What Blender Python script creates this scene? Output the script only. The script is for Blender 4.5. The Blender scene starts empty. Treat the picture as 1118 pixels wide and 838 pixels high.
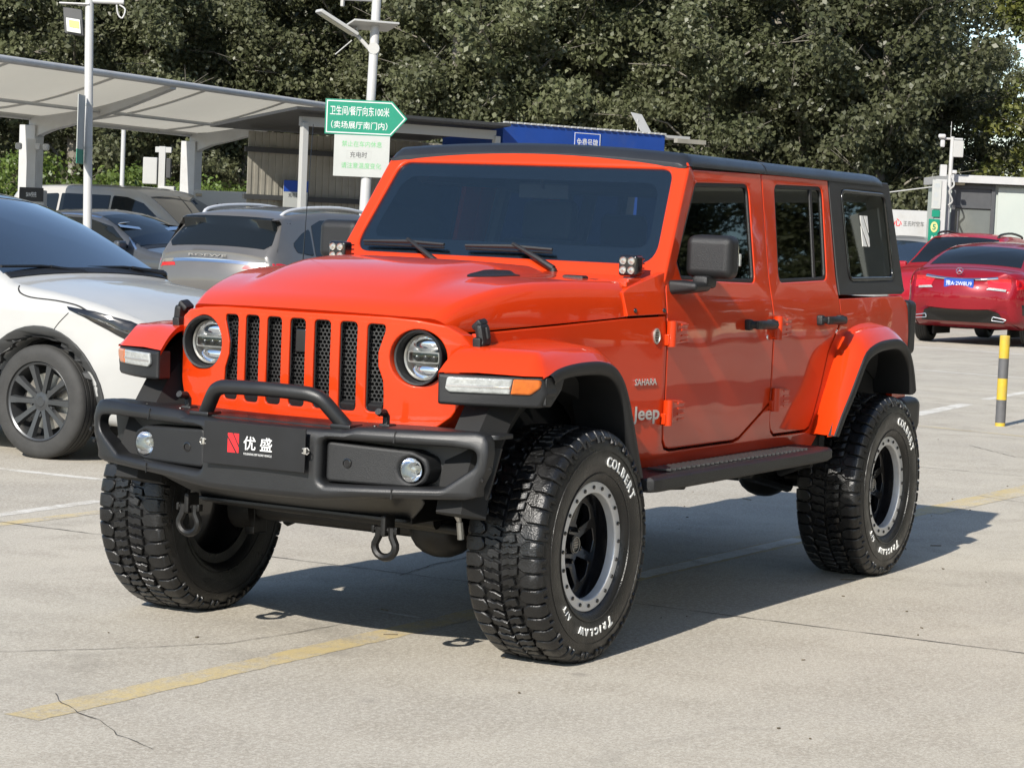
import bpy, bmesh, math, random
import numpy as np
from mathutils import Vector, Matrix, noise
from mathutils.geometry import tessellate_polygon
from mathutils.bvhtree import BVHTree

S = bpy.context.scene
COL = S.collection
PI = math.pi
rad = math.radians

# ---------------------------------------------------------------- camera
def look_matrix(loc, yaw, pitch, roll):
    d = Vector((math.cos(yaw) * math.cos(pitch), math.sin(yaw) * math.cos(pitch), math.sin(pitch)))
    r = d.cross(Vector((0, 0, 1))).normalized()
    u = r.cross(d)
    c, s = math.cos(roll), math.sin(roll)
    r2, u2 = c * r + s * u, -s * r + c * u
    m = Matrix((r2, u2, -d)).transposed().to_4x4()
    m.translation = Vector(loc)
    return m

cam_data = bpy.data.cameras.new("camera")
cam = bpy.data.objects.new("camera", cam_data)
COL.objects.link(cam)
cam.matrix_world = look_matrix((9.0803, 4.8311, 1.5471), 3.6542, -0.0645, 0.0431)
cam_data.sensor_fit = 'HORIZONTAL'
cam_data.sensor_width = 36.0
cam_data.lens = 2583.25 / 1118.0 * 36.0
cam_data.clip_start = 0.1
cam_data.clip_end = 2000.0
cam_data.dof.use_dof = False
S.camera = cam

# ---------------------------------------------------------------- light
SUN_EL = rad(35.0)
SUN_AZ = rad(4.0)          # towards the sun, from +x
world = bpy.data.worlds.new("World")
S.world = world
world.use_nodes = True
wn, wl = world.node_tree.nodes, world.node_tree.links
sky = wn.new('ShaderNodeTexSky')
sky.sky_type = 'NISHITA'
sky.sun_disc = False
sky.sun_elevation = SUN_EL
sky.sun_rotation = PI / 2 - SUN_AZ
sky.air_density = 1.0
sky.altitude = 400.0
sky.dust_density = 0.4
sky.ozone_density = 1.0
wl.new(sky.outputs[0], wn['Background'].inputs[0])
wn['Background'].inputs[1].default_value = 0.11
sun_data = bpy.data.lights.new("sun", 'SUN')
sun_data.energy = 4.6
sun_data.angle = rad(0.53)
sun_data.color = (1.0, 0.945, 0.86)
sun = bpy.data.objects.new("sun", sun_data)
COL.objects.link(sun)
sdir = Vector((math.cos(SUN_EL) * math.cos(SUN_AZ), math.cos(SUN_EL) * math.sin(SUN_AZ), math.sin(SUN_EL)))
sun.rotation_euler = sdir.to_track_quat('Z', 'Y').to_euler()
sun.location = sdir * 60
S.view_settings.view_transform = 'Standard'
S.view_settings.look = 'None'
S.view_settings.exposure = 0.75
S.view_settings.gamma = 1.0
S.render.engine = 'CYCLES'
S.cycles.max_bounces = 8
S.cycles.transparent_max_bounces = 12
S.cycles.use_denoising = True

# ---------------------------------------------------------------- materials
def mat(name, base, rough=0.5, metal=0.0, coat=0.0, spec=0.5, var=0.0, vscale=8.0, bump=0.0, bscale=60.0,
        rvar=0.0, dirt=None, dscale=3.0, coat_rough=0.03):
    m = bpy.data.materials.new(name)
    m.use_nodes = True
    n, l = m.node_tree.nodes, m.node_tree.links
    p = n['Principled BSDF']
    p.inputs['Base Color'].default_value = (*base, 1)
    p.inputs['Roughness'].default_value = rough
    p.inputs['Metallic'].default_value = metal
    p.inputs['Coat Weight'].default_value = coat
    p.inputs['Coat Roughness'].default_value = coat_rough
    p.inputs['Specular IOR Level'].default_value = spec
    tc = n.new('ShaderNodeTexCoord')
    if var or rvar or dirt:
        t = n.new('ShaderNodeTexNoise')
        t.inputs['Scale'].default_value = vscale
        t.inputs['Detail'].default_value = 6
        t.inputs['Roughness'].default_value = 0.6
        l.new(tc.outputs['Object'], t.inputs['Vector'])
        if var:
            r = n.new('ShaderNodeMapRange')
            r.inputs['From Min'].default_value = 0.3
            r.inputs['From Max'].default_value = 0.7
            r.inputs['To Min'].default_value = 1 - var
            r.inputs['To Max'].default_value = 1 + var
            l.new(t.outputs['Fac'], r.inputs['Value'])
            mx = n.new('ShaderNodeVectorMath'); mx.operation = 'SCALE'
            mx.inputs[0].default_value = base
            l.new(r.outputs[0], mx.inputs['Scale'])
            l.new(mx.outputs[0], p.inputs['Base Color'])
            src = mx.outputs[0]
        else:
            src = None
        if rvar:
            r = n.new('ShaderNodeMapRange')
            r.inputs['From Min'].default_value = 0.3
            r.inputs['From Max'].default_value = 0.7
            r.inputs['To Min'].default_value = max(0.02, rough - rvar)
            r.inputs['To Max'].default_value = rough + rvar
            l.new(t.outputs['Fac'], r.inputs['Value'])
            l.new(r.outputs[0], p.inputs['Roughness'])
        if dirt:
            t2 = n.new('ShaderNodeTexNoise')
            t2.inputs['Scale'].default_value = dscale
            t2.inputs['Detail'].default_value = 8
            t2.inputs['Roughness'].default_value = 0.7
            l.new(tc.outputs['Object'], t2.inputs['Vector'])
            r = n.new('ShaderNodeMapRange')
            r.inputs['From Min'].default_value = 0.48
            r.inputs['From Max'].default_value = 0.75
            r.inputs['To Max'].default_value = dirt[3]
            l.new(t2.outputs['Fac'], r.inputs['Value'])
            mm = n.new('ShaderNodeMix'); mm.data_type = 'RGBA'
            mm.inputs['A'].default_value = (*base, 1)
            if src: l.new(src, mm.inputs['A'])
            mm.inputs['B'].default_value = (*dirt[:3], 1)
            l.new(r.outputs[0], mm.inputs['Factor'])
            l.new(mm.outputs['Result'], p.inputs['Base Color'])
    if bump:
        t = n.new('ShaderNodeTexNoise')
        t.inputs['Scale'].default_value = bscale
        t.inputs['Detail'].default_value = 4
        l.new(tc.outputs['Object'], t.inputs['Vector'])
        b = n.new('ShaderNodeBump')
        b.inputs['Strength'].default_value = bump
        b.inputs['Distance'].default_value = 0.01
        l.new(t.outputs['Fac'], b.inputs['Height'])
        l.new(b.outputs[0], p.inputs['Normal'])
    return m

def glass_mat(name, tint, rough=0.015, ior=1.52, boost=0.0):
    """tinted pane: see-through by its tint, mirror by Fresnel"""
    m = bpy.data.materials.new(name)
    m.use_nodes = True
    n, l = m.node_tree.nodes, m.node_tree.links
    n.remove(n['Principled BSDF'])
    tr = n.new('ShaderNodeBsdfTransparent'); tr.inputs[0].default_value = (*tint, 1)
    gl = n.new('ShaderNodeBsdfGlossy'); gl.inputs['Roughness'].default_value = rough
    gl.inputs['Color'].default_value = (0.93, 1.0, 0.94, 1)
    # Schlick's curve on the unsigned angle, the same from both faces of the pane
    g = n.new('ShaderNodeNewGeometry')
    dt = n.new('ShaderNodeVectorMath'); dt.operation = 'DOT_PRODUCT'
    l.new(g.outputs['Incoming'], dt.inputs[0]); l.new(g.outputs['Normal'], dt.inputs[1])
    def mth(op, x, y=None):
        k = n.new('ShaderNodeMath'); k.operation = op
        for i, v in enumerate((x, y)):
            if v is None: continue
            if isinstance(v, float): k.inputs[i].default_value = v
            else: l.new(v, k.inputs[i])
        return k.outputs[0]
    f0 = ((ior - 1) / (ior + 1)) ** 2 + boost
    c1 = mth('SUBTRACT', 1.0, mth('ABSOLUTE', dt.outputs['Value']))
    f = mth('ADD', mth('MULTIPLY', mth('POWER', c1, 5.0), 1.0 - f0), f0)
    mx = n.new('ShaderNodeMixShader')
    l.new(f, mx.inputs[0])
    l.new(tr.outputs[0], mx.inputs[1]); l.new(gl.outputs[0], mx.inputs[2])
    l.new(mx.outputs[0], n['Material Output'].inputs['Surface'])
    return m

def paint_mat(name, base, rough=0.32, flake=0.0, metal=0.0):
    m = mat(name, base, rough=rough, metal=metal, coat=0.75, coat_rough=0.03, var=0.05, vscale=2.0, rvar=0.03, spec=0.12)
    n, l = m.node_tree.nodes, m.node_tree.links
    p = n['Principled BSDF']
    # orange-peel and slight sheet-metal waviness in the lacquer
    tc = n.new('ShaderNodeTexCoord')
    a = n.new('ShaderNodeTexNoise'); a.inputs['Scale'].default_value = 1.6; a.inputs['Detail'].default_value = 1.5
    l.new(tc.outputs['Object'], a.inputs['Vector'])
    b = n.new('ShaderNodeBump'); b.inputs['Strength'].default_value = 0.32; b.inputs['Distance'].default_value = 0.03
    l.new(a.outputs['Fac'], b.inputs['Height'])
    l.new(b.outputs[0], p.inputs['Coat Normal'])
    return m

# ---------------------------------------------------------------- mesh helpers
def new_obj(name, me, parent=None):
    o = bpy.data.objects.new(name, me)
    COL.objects.link(o)
    if parent is not None:
        o.parent = parent
    return o

def finish(name, bm, mats, parent=None, angle=40.0, weighted=True, smooth=True):
    me = bpy.data.meshes.new(name)
    bm.to_mesh(me)
    bm.free()
    if not isinstance(mats, (list, tuple)):
        mats = [mats]
    for x in mats:
        me.materials.append(x)
    if smooth and len(me.polygons):
        me.polygons.foreach_set('use_smooth', [True] * len(me.polygons))
        me.set_sharp_from_angle(angle=rad(angle))
    me.update()
    o = new_obj(name, me, parent)
    if weighted and smooth:
        md = o.modifiers.new('normals', 'WEIGHTED_NORMAL')
        md.keep_sharp = True
        md.weight = 60
    return o

def empty(name, loc=(0, 0, 0), rz=0.0, label=None, cat=None, group=None):
    o = bpy.data.objects.new(name, None)
    COL.objects.link(o)
    o.location = loc
    o.rotation_euler = (0, 0, rz)
    tag(o, label, cat, group)
    return o

def tag(o, label=None, cat=None, group=None, kind=None):
    if label: o['label'] = label
    if cat: o['category'] = cat
    if group: o['group'] = group
    if kind: o['kind'] = kind
    return o

def copy_tree(o, parent=None):
    c = o.copy()
    COL.objects.link(c)
    c.parent = parent
    for ch in list(o.children):
        copy_tree(ch, c)
    return c

def xf(loc=(0, 0, 0), rot=(0, 0, 0), scale=(1, 1, 1)):
    from mathutils import Euler
    return Matrix.Translation(loc) @ Euler(rot).to_matrix().to_4x4() @ Matrix.Diagonal((*scale, 1))

def add_mesh(bm, verts, faces, mi=0):
    vs = [bm.verts.new(v) for v in verts]
    out = []
    for f in faces:
        try:
            nf = bm.faces.new([vs[i] for i in f]); nf.material_index = mi
            out.append(nf)
        except ValueError:
            pass
    return vs, out

def merge(bm, src, M=None, mi=None):
    """append bmesh src to bm"""
    mp = {}
    for v in src.verts:
        mp[v] = bm.verts.new(M @ v.co if M is not None else v.co)
    for f in src.faces:
        try:
            nf = bm.faces.new([mp[v] for v in f.verts])
            nf.material_index = f.material_index if mi is None else mi
        except ValueError:
            pass
    src.free()

def box(bm, c, size, rot=(0, 0, 0), bev=0.0, seg=2, mi=0, taper=None):
    t = bmesh.new()
    bmesh.ops.create_cube(t, size=1.0)
    for v in t.verts:
        v.co = Vector((v.co.x * size[0], v.co.y * size[1], v.co.z * size[2]))
        if taper:
            v.co = Vector(taper(v.co))
    if bev > 0:
        bmesh.ops.bevel(t, geom=t.edges[:], offset=bev, segments=seg, profile=0.5, affect='EDGES', clamp_overlap=True)
    bmesh.ops.recalc_face_normals(t, faces=t.faces[:])
    merge(bm, t, xf(c, rot), mi)

def tube(bm, pts, r, seg=10, caps=True, mi=0, closed=False):
    pts = [Vector(p) for p in pts]
    n = len(pts)
    rs = r if isinstance(r, (list, tuple)) else [r] * n
    rings = []
    prev = None
    for i in range(n):
        if closed:
            d = pts[(i + 1) % n] - pts[i - 1]
        else:
            d = (pts[min(i + 1, n - 1)] - pts[max(i - 1, 0)])
        d.normalize()
        if prev is None:
            a = Vector((0, 0, 1)) if abs(d.z) < 0.9 else Vector((1, 0, 0))
            u = d.cross(a).normalized()
        else:
            u = (prev - d * prev.dot(d)).normalized()
        prev = u
        w = d.cross(u)
        rings.append([bm.verts.new(pts[i] + (u * math.cos(2 * PI * k / seg) + w * math.sin(2 * PI * k / seg)) * rs[i]) for k in range(seg)])
    m = n if closed else n - 1
    for i in range(m):
        a, b = rings[i], rings[(i + 1) % n]
        for k in range(seg):
            f = bm.faces.new((a[k], a[(k + 1) % seg], b[(k + 1) % seg], b[k])); f.material_index = mi
    if caps and not closed:
        f = bm.faces.new(rings[0][::-1]); f.material_index = mi
        f = bm.faces.new(rings[-1]); f.material_index = mi

def lathe(bm, prof, seg=32, M=None, mi=0, closed=False, arc=2 * PI, caps=False):
    """prof: list of (r, h); revolved about local z"""
    rings = []
    for (r, h) in prof:
        ring = []
        for k in range(seg):
            a = arc * k / seg
            p = Vector((r * math.cos(a), r * math.sin(a), h))
            ring.append(bm.verts.new(M @ p if M is not None else p))
        rings.append(ring)
    n = len(prof)
    for i in range(n if closed else n - 1):
        a, b = rings[i], rings[(i + 1) % n]
        for k in range(seg):
            try:
                f = bm.faces.new((a[k], a[(k + 1) % seg], b[(k + 1) % seg], b[k])); f.material_index = mi
            except ValueError:
                pass
    if caps and not closed:
        for ring, flip in ((rings[0], True), (rings[-1], False)):
            if (prof[0] if flip else prof[-1])[0] > 1e-5:
                f = bm.faces.new(ring[::-1] if flip else ring); f.material_index = mi

def rpoly(pts, r=0.03, seg=4):
    """2D polygon with rounded corners; r a number or one per corner"""
    n = len(pts)
    rs = r if isinstance(r, (list, tuple)) else [r] * n
    out = []
    for i in range(n):
        p0, p, p1 = Vector(pts[i - 1]), Vector(pts[i]), Vector(pts[(i + 1) % n])
        a, b = (p0 - p), (p1 - p)
        la, lb = a.length, b.length
        if rs[i] <= 0 or la < 1e-6 or lb < 1e-6:
            out.append((p.x, p.y)); continue
        a /= la; b /= lb
        ang = math.acos(max(-1, min(1, a.dot(b))))
        if ang > PI - 0.05:
            out.append((p.x, p.y)); continue
        t = min(rs[i] / math.tan(ang / 2), la * 0.48, lb * 0.48)
        q0, q1 = p + a * t, p + b * t
        for k in range(seg + 1):
            s = k / seg
            q = q0 * (1 - s) ** 2 + p * 2 * s * (1 - s) + q1 * s ** 2
            out.append((q.x, q.y))
    return out

def area2(p):
    return 0.5 * sum(p[i - 1][0] * p[i][1] - p[i][0] * p[i - 1][1] for i in range(len(p)))

def clean(p, eps=1e-4):
    out = []
    for q in p:
        if not out or (abs(q[0] - out[-1][0]) > eps or abs(q[1] - out[-1][1]) > eps):
            out.append(q)
    if len(out) > 1 and abs(out[0][0] - out[-1][0]) < eps and abs(out[0][1] - out[-1][1]) < eps:
        out.pop()
    return out

def offset(p, d):
    """inward offset of a ccw polygon by d (negative: outward)"""
    n = len(p)
    out = []
    for i in range(n):
        p0, p1, p2 = Vector(p[i - 1]), Vector(p[i]), Vector(p[(i + 1) % n])
        e0, e1 = (p1 - p0).normalized(), (p2 - p1).normalized()
        n0, n1 = Vector((-e0.y, e0.x)), Vector((-e1.y, e1.x))
        m = n0 + n1
        if m.length < 1e-6:
            m = n0
        m.normalize()
        c = max(0.4, m.dot(n0))
        q = p1 + m * (d / c)
        out.append((q.x, q.y))
    return out

def panel(bm, outer, holes=(), fn=None, th=0.02, r=0.004, seg=2, us=(), vs=(), mi=0, back=True):
    """plate cut from outline (u,v) with holes, rounded front rim, thickness th; fn(u,v,d) -> xyz, d = depth behind the face"""
    t = bmesh.new()
    loops = []
    outer = clean(outer)
    if area2(outer) < 0: outer = outer[::-1]
    loops.append((outer, 1))
    for h in holes:
        h = clean(h)
        if area2(h) > 0: h = h[::-1]
        loops.append((h, 1))
    fronts, backs = [], []
    for p, sg in loops:
        rings = []
        for k in range(seg + 1):
            a = (PI / 2) * k / seg
            ins, dep = r * (1 - math.sin(a)), r * (1 - math.cos(a))
            q = offset(p, ins)
            rings.append([t.verts.new((x, y, dep)) for x, y in q])
        rings.append([t.verts.new((x, y, th)) for x, y in p])
        for a, b in zip(rings[:-1], rings[1:]):
            n = len(a)
            for i in range(n):
                j = (i + 1) % n
                t.faces.new((a[i], b[i], b[j], a[j]))
        fronts.append(rings[0]); backs.append(rings[-1])
    for grp, flip in ((fronts, False), (backs, True)):
        if flip and not back:
            continue
        flat = [v for ring in grp for v in ring]
        tris = tessellate_polygon([[Vector((v.co.x, v.co.y, 0)) for v in ring] for ring in grp])
        for tri in tris:
            a = [flat[i] for i in tri]
            if len(set(a)) < 3: continue
            try:
                t.faces.new(a)
            except ValueError:
                pass
    bmesh.ops.recalc_face_normals(t, faces=t.faces[:])
    # join coplanar triangles so that cutting stays clean
    bmesh.ops.dissolve_limit(t, angle_limit=0.002, verts=t.verts[:], edges=[e for e in t.edges if len(e.link_faces) == 2]) if False else None
    for lst, no in ((us, (1, 0, 0)), (vs, (0, 1, 0))):
        for c in lst:
            co = (c, 0, 0) if no[0] else (0, c, 0)
            bmesh.ops.bisect_plane(t, geom=t.verts[:] + t.edges[:] + t.faces[:], dist=1e-5, plane_co=co, plane_no=no)
    if fn:
        for v in t.verts:
            v.co = Vector(fn(v.co.x, v.co.y, v.co.z))
        bmesh.ops.recalc_face_normals(t, faces=t.faces[:])
    merge(bm, t, None, mi)

def frange(a, b, s):
    return list(np.arange(a, b, s))

def circle(cx, cy, r, n=24):
    return [(cx + r * math.cos(2 * PI * k / n), cy + r * math.sin(2 * PI * k / n)) for k in range(n)]

_TXT = {}
def text_mesh(s, size=1.0, depth=0.0, bold=0.0, sx=1.0):
    """lettering as (verts, faces), centred, in the xy plane facing +z"""
    k = (s, depth, bold)
    if k not in _TXT:
        cu = bpy.data.curves.new('lettering', 'FONT')
        cu.body = s
        cu.resolution_u = 3
        cu.extrude = depth
        cu.offset = bold
        o = bpy.data.objects.new('lettering', cu)
        COL.objects.link(o)
        dg = bpy.context.evaluated_depsgraph_get()
        dg.update()
        me = o.evaluated_get(dg).to_mesh()
        vs = [v.co.copy() for v in me.vertices]
        fs = [tuple(p.vertices) for p in me.polygons]
        o.evaluated_get(dg).to_mesh_clear()
        bpy.data.objects.remove(o)
        bpy.data.curves.remove(cu)
        _TXT[k] = (vs, fs)
    vs, fs = _TXT[k]
    if not vs: return [], []
    x0, x1 = min(v.x for v in vs), max(v.x for v in vs)
    y0, y1 = min(v.y for v in vs), max(v.y for v in vs)
    cx, cy = (x0 + x1) / 2, (y0 + y1) / 2
    return [Vector(((v.x - cx) * size * sx, (v.y - cy) * size, v.z)) for v in vs], fs

def text_to(bm, s, M, size=0.1, depth=0.0, bold=0.0, sx=1.0, mi=0, width=None):
    vs, fs = text_mesh(s, 1.0, depth, bold)
    if not vs: return
    w = max(v.x for v in vs) - min(v.x for v in vs)
    if width: sx = width / (w * size)
    add_mesh(bm, [M @ Vector((v.x * size * sx, v.y * size, v.z)) for v in vs], fs, mi)

def basis(o, ex, ey):
    """matrix with local x along ex, y along ey, at o"""
    ex = Vector(ex).normalized(); ey = Vector(ey).normalized()
    ez = ex.cross(ey)
    m = Matrix((ex, ey, ez)).transposed().to_4x4()
    m.translation = Vector(o)
    return m

# ---------------------------------------------------------------- shared materials
ORANGE = paint_mat("orange_paint", (0.50, 0.034, 0.0040), 0.35)
BLACK_TEX = mat("textured_black_plastic", (0.0095, 0.0098, 0.0105), 0.50, bump=0.25, bscale=420, var=0.12, vscale=5, spec=0.45)
BLACK_POWDER = mat("black_powder_coat", (0.0105, 0.0108, 0.0115), 0.42, bump=0.12, bscale=350, var=0.15, vscale=4, rvar=0.06)
BLACK_GLOSS = mat("gloss_black", (0.006, 0.006, 0.007), 0.18, rvar=0.05, var=0.1, coat=0.5)
DARK = mat("dark_underbody", (0.004, 0.004, 0.004), 0.8, var=0.3, vscale=9)
CHASSIS = mat("greasy_chassis_metal", (0.008, 0.0075, 0.007), 0.45, metal=0.3, var=0.3, vscale=14, rvar=0.15)
ROOF = mat("grained_black_roof", (0.015, 0.0165, 0.019), 0.36, bump=0.10, bscale=500, var=0.08, vscale=4, rvar=0.05)
QUARTER = mat("grained_grey_quarter", (0.019, 0.019, 0.019), 0.5, bump=0.12, bscale=400, var=0.1, vscale=4)
RUBBER = mat("tyre_rubber", (0.0060, 0.0060, 0.0062), 0.36, bump=0.25, bscale=160, var=0.25, vscale=12, rvar=0.14, spec=0.5)
RUBBER_SIDE = mat("sidewall_rubber", (0.016, 0.016, 0.017), 0.5, var=0.2, vscale=10, rvar=0.08, bump=0.08, bscale=120)
SILVER = mat("machined_aluminium", (0.60, 0.60, 0.60), 0.40, metal=0.35, var=0.06, vscale=20, rvar=0.08)
CHROME = mat("chrome", (0.85, 0.85, 0.86), 0.08, metal=1.0, rvar=0.03, vscale=6)
STEEL = mat("bare_steel", (0.42, 0.40, 0.36), 0.4, metal=0.8, var=0.15, vscale=20)
WHITE_PAINT = mat("white_marking_paint", (0.55, 0.55, 0.54), 0.5, var=0.05, vscale=30)
LETTER_WHITE = mat("white_lettering", (0.74, 0.74, 0.71), 0.55, var=0.1, vscale=40)
RED_FLAT = mat("red_print", (0.62, 0.015, 0.02), 0.45, var=0.04)
PLATE_BLACK = mat("satin_black_board", (0.008, 0.008, 0.009), 0.35, var=0.15, vscale=7, rvar=0.05)
GLASS_WS = glass_mat("windscreen_glass", (0.74, 0.80, 0.82), boost=0.045)
GLASS_SIDE = glass_mat("privacy_glass", (0.20, 0.21, 0.21), ior=1.40)
GLASS_CLEAR = glass_mat("clear_lens", (0.88, 0.9, 0.92))
AMBER = mat("amber_lens", (0.45, 0.10, 0.006), 0.18, coat=0.8, var=0.15, vscale=60)
LENS_FROST = mat("ribbed_clear_lens", (0.30, 0.31, 0.30), 0.22, coat=1.0, var=0.25, vscale=45, bump=0.3, bscale=90)
LED = mat("led_reflector", (0.42, 0.41, 0.36), 0.16, metal=0.6, var=0.15, vscale=80)
SEAT = mat("black_leather", (0.05, 0.05, 0.052), 0.5, var=0.15)
DASH = mat("dash_plastic", (0.06, 0.06, 0.062), 0.55, var=0.1)
LAMP_RED = mat("red_lens", (0.42, 0.006, 0.010), 0.15, coat=1.0, var=0.2, vscale=30)

# ---------------------------------------------------------------- ground
def concrete(name, tint=None, wear=0.5, wscale=9.0):
    """pale weathered concrete; with tint, worn road paint over the same concrete"""
    m = bpy.data.materials.new(name)
    m.use_nodes = True
    n, l = m.node_tree.nodes, m.node_tree.links
    p = n['Principled BSDF']
    p.inputs['Specular IOR Level'].default_value = 0.3
    g = n.new('ShaderNodeNewGeometry')
    def noise_(scale, detail=6, rough=.6, dist=0.0):
        t = n.new('ShaderNodeTexNoise'); t.inputs['Scale'].default_value = scale
        t.inputs['Detail'].default_value = detail; t.inputs['Roughness'].default_value = rough; t.inputs['Distortion'].default_value = dist
        l.new(g.outputs['Position'], t.inputs['Vector']); return t
    def ramp(src, a, b, c0, c1):
        r = n.new('ShaderNodeMapRange'); r.inputs['From Min'].default_value = a; r.inputs['From Max'].default_value = b
        r.inputs['To Min'].default_value = c0; r.inputs['To Max'].default_value = c1
        l.new(src, r.inputs['Value']); return r.outputs[0]
    def mixc(f, a, b):
        x = n.new('ShaderNodeMix'); x.data_type = 'RGBA'
        for s, v in (('A', a), ('B', b)):
            if isinstance(v, tuple): x.inputs[s].default_value = (*v, 1)
            else: l.new(v, x.inputs[s])
        l.new(f, x.inputs['Factor']); return x.outputs['Result']
    big = noise_(.35, 7, .62, .6)
    med = noise_(2.4, 8, .7, .3)
    fine = noise_(46, 5, .8)
    grit = noise_(120, 4, .8)
    c = mixc(ramp(big.outputs['Fac'], .38, .62, 0, 1), (0.325, 0.297, 0.250), (0.430, 0.393, 0.322))
    c = mixc(ramp(med.outputs['Fac'], .46, .62, 0, .65), c, (0.285, 0.254, 0.204))
    c = mixc(ramp(fine.outputs['Fac'], .46, .57, 0, .65), c, (0.505, 0.470, 0.400))
    c = mixc(ramp(grit.outputs['Fac'], .51, .60, 0, .70), c, (0.19, 0.173, 0.145))
    oil = noise_(.9, 6, .65, 1.2)
    c = mixc(ramp(oil.outputs['Fac'], .57, .72, 0, .42), c, (0.17, 0.155, 0.13))
    # scattered dark spots and old oil drips
    v = n.new('ShaderNodeTexVoronoi'); v.inputs['Scale'].default_value = 1.1
    l.new(g.outputs['Position'], v.inputs['Vector'])
    c = mixc(ramp(v.outputs['Distance'], .02, .055, .35, 0), c, (0.10, 0.09, 0.08))
    if tint:
        w = noise_(wscale, 9, .78, .4)
        w2 = noise_(60, 5, .8)
        ad = n.new('ShaderNodeMath'); ad.operation = 'ADD'
        l.new(w.outputs['Fac'], ad.inputs[0]); l.new(ramp(w2.outputs['Fac'], .3, .7, -.12, .12), ad.inputs[1])
        c = mixc(ramp(ad.outputs[0], wear - .10, wear + .12, .75, .03), c, tint)
    l.new(c, p.inputs['Base Color'])
    l.new(ramp(fine.outputs['Fac'], .3, .7, .78, .95), p.inputs['Roughness'])
    b = n.new('ShaderNodeBump'); b.inputs['Strength'].default_value = .35; b.inputs['Distance'].default_value = .004
    l.new(grit.outputs['Fac'], b.inputs['Height']); l.new(b.outputs[0], p.inputs['Normal'])
    return m
CONC = concrete("weathered_concrete")
YEL = concrete("worn_yellow_line_paint", (0.47, 0.36, 0.15), .52, 5)
YEL2 = concrete("faint_yellow_line_paint", (0.52, 0.40, 0.17), .46, 4)
WHI = concrete("worn_white_line_paint", (0.62, 0.61, 0.57), .54, 5)
JOINT = mat("joint_dirt", (0.06, 0.053, 0.045), .9, var=.3, vscale=20)
bm = bmesh.new()
add_mesh(bm, [(-400, -400, 0), (400, -400, 0), (400, 400, 0), (-400, 400, 0)], [(0, 1, 2, 3)])
tag(finish("ground", bm, CONC, smooth=False, weighted=False), kind="structure")
def strip(name, pts, w, m, z=.0012, jag=0.0, seed=1):
    rnd = random.Random(seed)
    P = [Vector((*p, 0)) for p in pts]
    if jag:
        Q = [P[0]]
        for a, b in zip(P[:-1], P[1:]):
            k = max(2, int((b - a).length / .05))
            for i in range(1, k + 1):
                q = a.lerp(b, i / k)
                if i < k: q += Vector((rnd.uniform(-1, 1), rnd.uniform(-1, 1), 0)) * jag
                Q.append(q)
        P = Q
    bm = bmesh.new()
    L_, R_ = [], []
    for i, p in enumerate(P):
        d = (P[min(i + 1, len(P) - 1)] - P[max(i - 1, 0)]).normalized()
        s = Vector((-d.y, d.x, 0))
        ww = w / 2 * ((rnd.uniform(.35, 1.3) if w < .02 else rnd.uniform(.90, 1.06)) if jag else 1)
        L_.append(bm.verts.new(p + s * ww + Vector((0, 0, z)))); R_.append(bm.verts.new(p - s * ww + Vector((0, 0, z))))
    for i in range(len(P) - 1):
        bm.faces.new((L_[i], L_[i + 1], R_[i + 1], R_[i]))
    bmesh.ops.recalc_face_normals(bm, faces=bm.faces[:])
    for f in bm.faces:
        if f.normal.z < 0: f.normal_flip()
    return tag(finish(name, bm, m, smooth=False, weighted=False), kind="structure")
strip("yellow_line", [(3.56, .055), (-7.5, .19)], .14, YEL, jag=.002)
strip("yellow_line", [(.9, -3.02), (-1.6, -2.99)], .10, YEL2, jag=.002)
strip("yellow_line", [(-10.9, -3.3), (-10.3, -.4)], .10, YEL2, jag=.002)
strip("yellow_line", [(-4.2, .22), (-7.2, .30)], .12, YEL2, jag=.002, z=.0018)
strip("white_line", [(.6, -3.21), (-.9, -3.31)], .09, WHI, jag=.002)
strip("white_line", [(-1.62, -6.2), (-1.75, -3.3)], .09, WHI, jag=.002)
strip("white_line", [(-.55, .10), (-2.45, .12)], .10, WHI, jag=.002, z=.0018)
strip("white_line", [(1.105, -.23), (1.12, -.02)], .03, WHI, jag=.002, z=.0021)
strip("white_line", [(-26.9, -9.5), (-26.0, -5.0)], .16, WHI, jag=.002)
strip("white_line", [(-20.0, -6.6), (-19.4, -3.2)], .12, WHI, jag=.002)
strip("white_line", [(-11.9, -2.68), (-14.0, -2.87)], .16, WHI, jag=.002)
strip("white_line", [(-14.9, -2.98), (-18.2, -3.2)], .12, WHI, jag=.002)
for x, y0, y1, s in ((.14, -8, 9, 3), (-6.96, -12, 9, 4), (7.2, -8, 9, 9), (-14.1, -14, 9, 8)):
    strip("slab_joint", [(x, y0), (x + .02, (y0 + y1) / 2), (x, y1)], .009, JOINT, z=.0024, jag=.004, seed=s)
for pts, s, w in (([(3.6, -1.35), (2.79, -.72), (2.64, -.60), (2.40, -.42), (2.09, -.23), (1.72, -.18), (1.30, -.16)], 11, .005), ([(3.22, -.10), (3.29, -.03), (3.40, .14), (3.44, .26), (3.57, .43), (3.65, .63)], 12, .0045),
               ([(.21, -.69), (-.20, -.76), (-.45, -.76), (-1.2, -.9)], 14, .010), ([(-5.6, 1.0), (-5.2, .55), (-5.4, .1)], 15, .007), ([(-8, .9), (-8.6, .2), (-8.4, -.6), (-9.1, -1.2)], 16, .008)):
    strip("crack", pts, w, JOINT, z=.003, jag=.007, seed=s)

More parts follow.
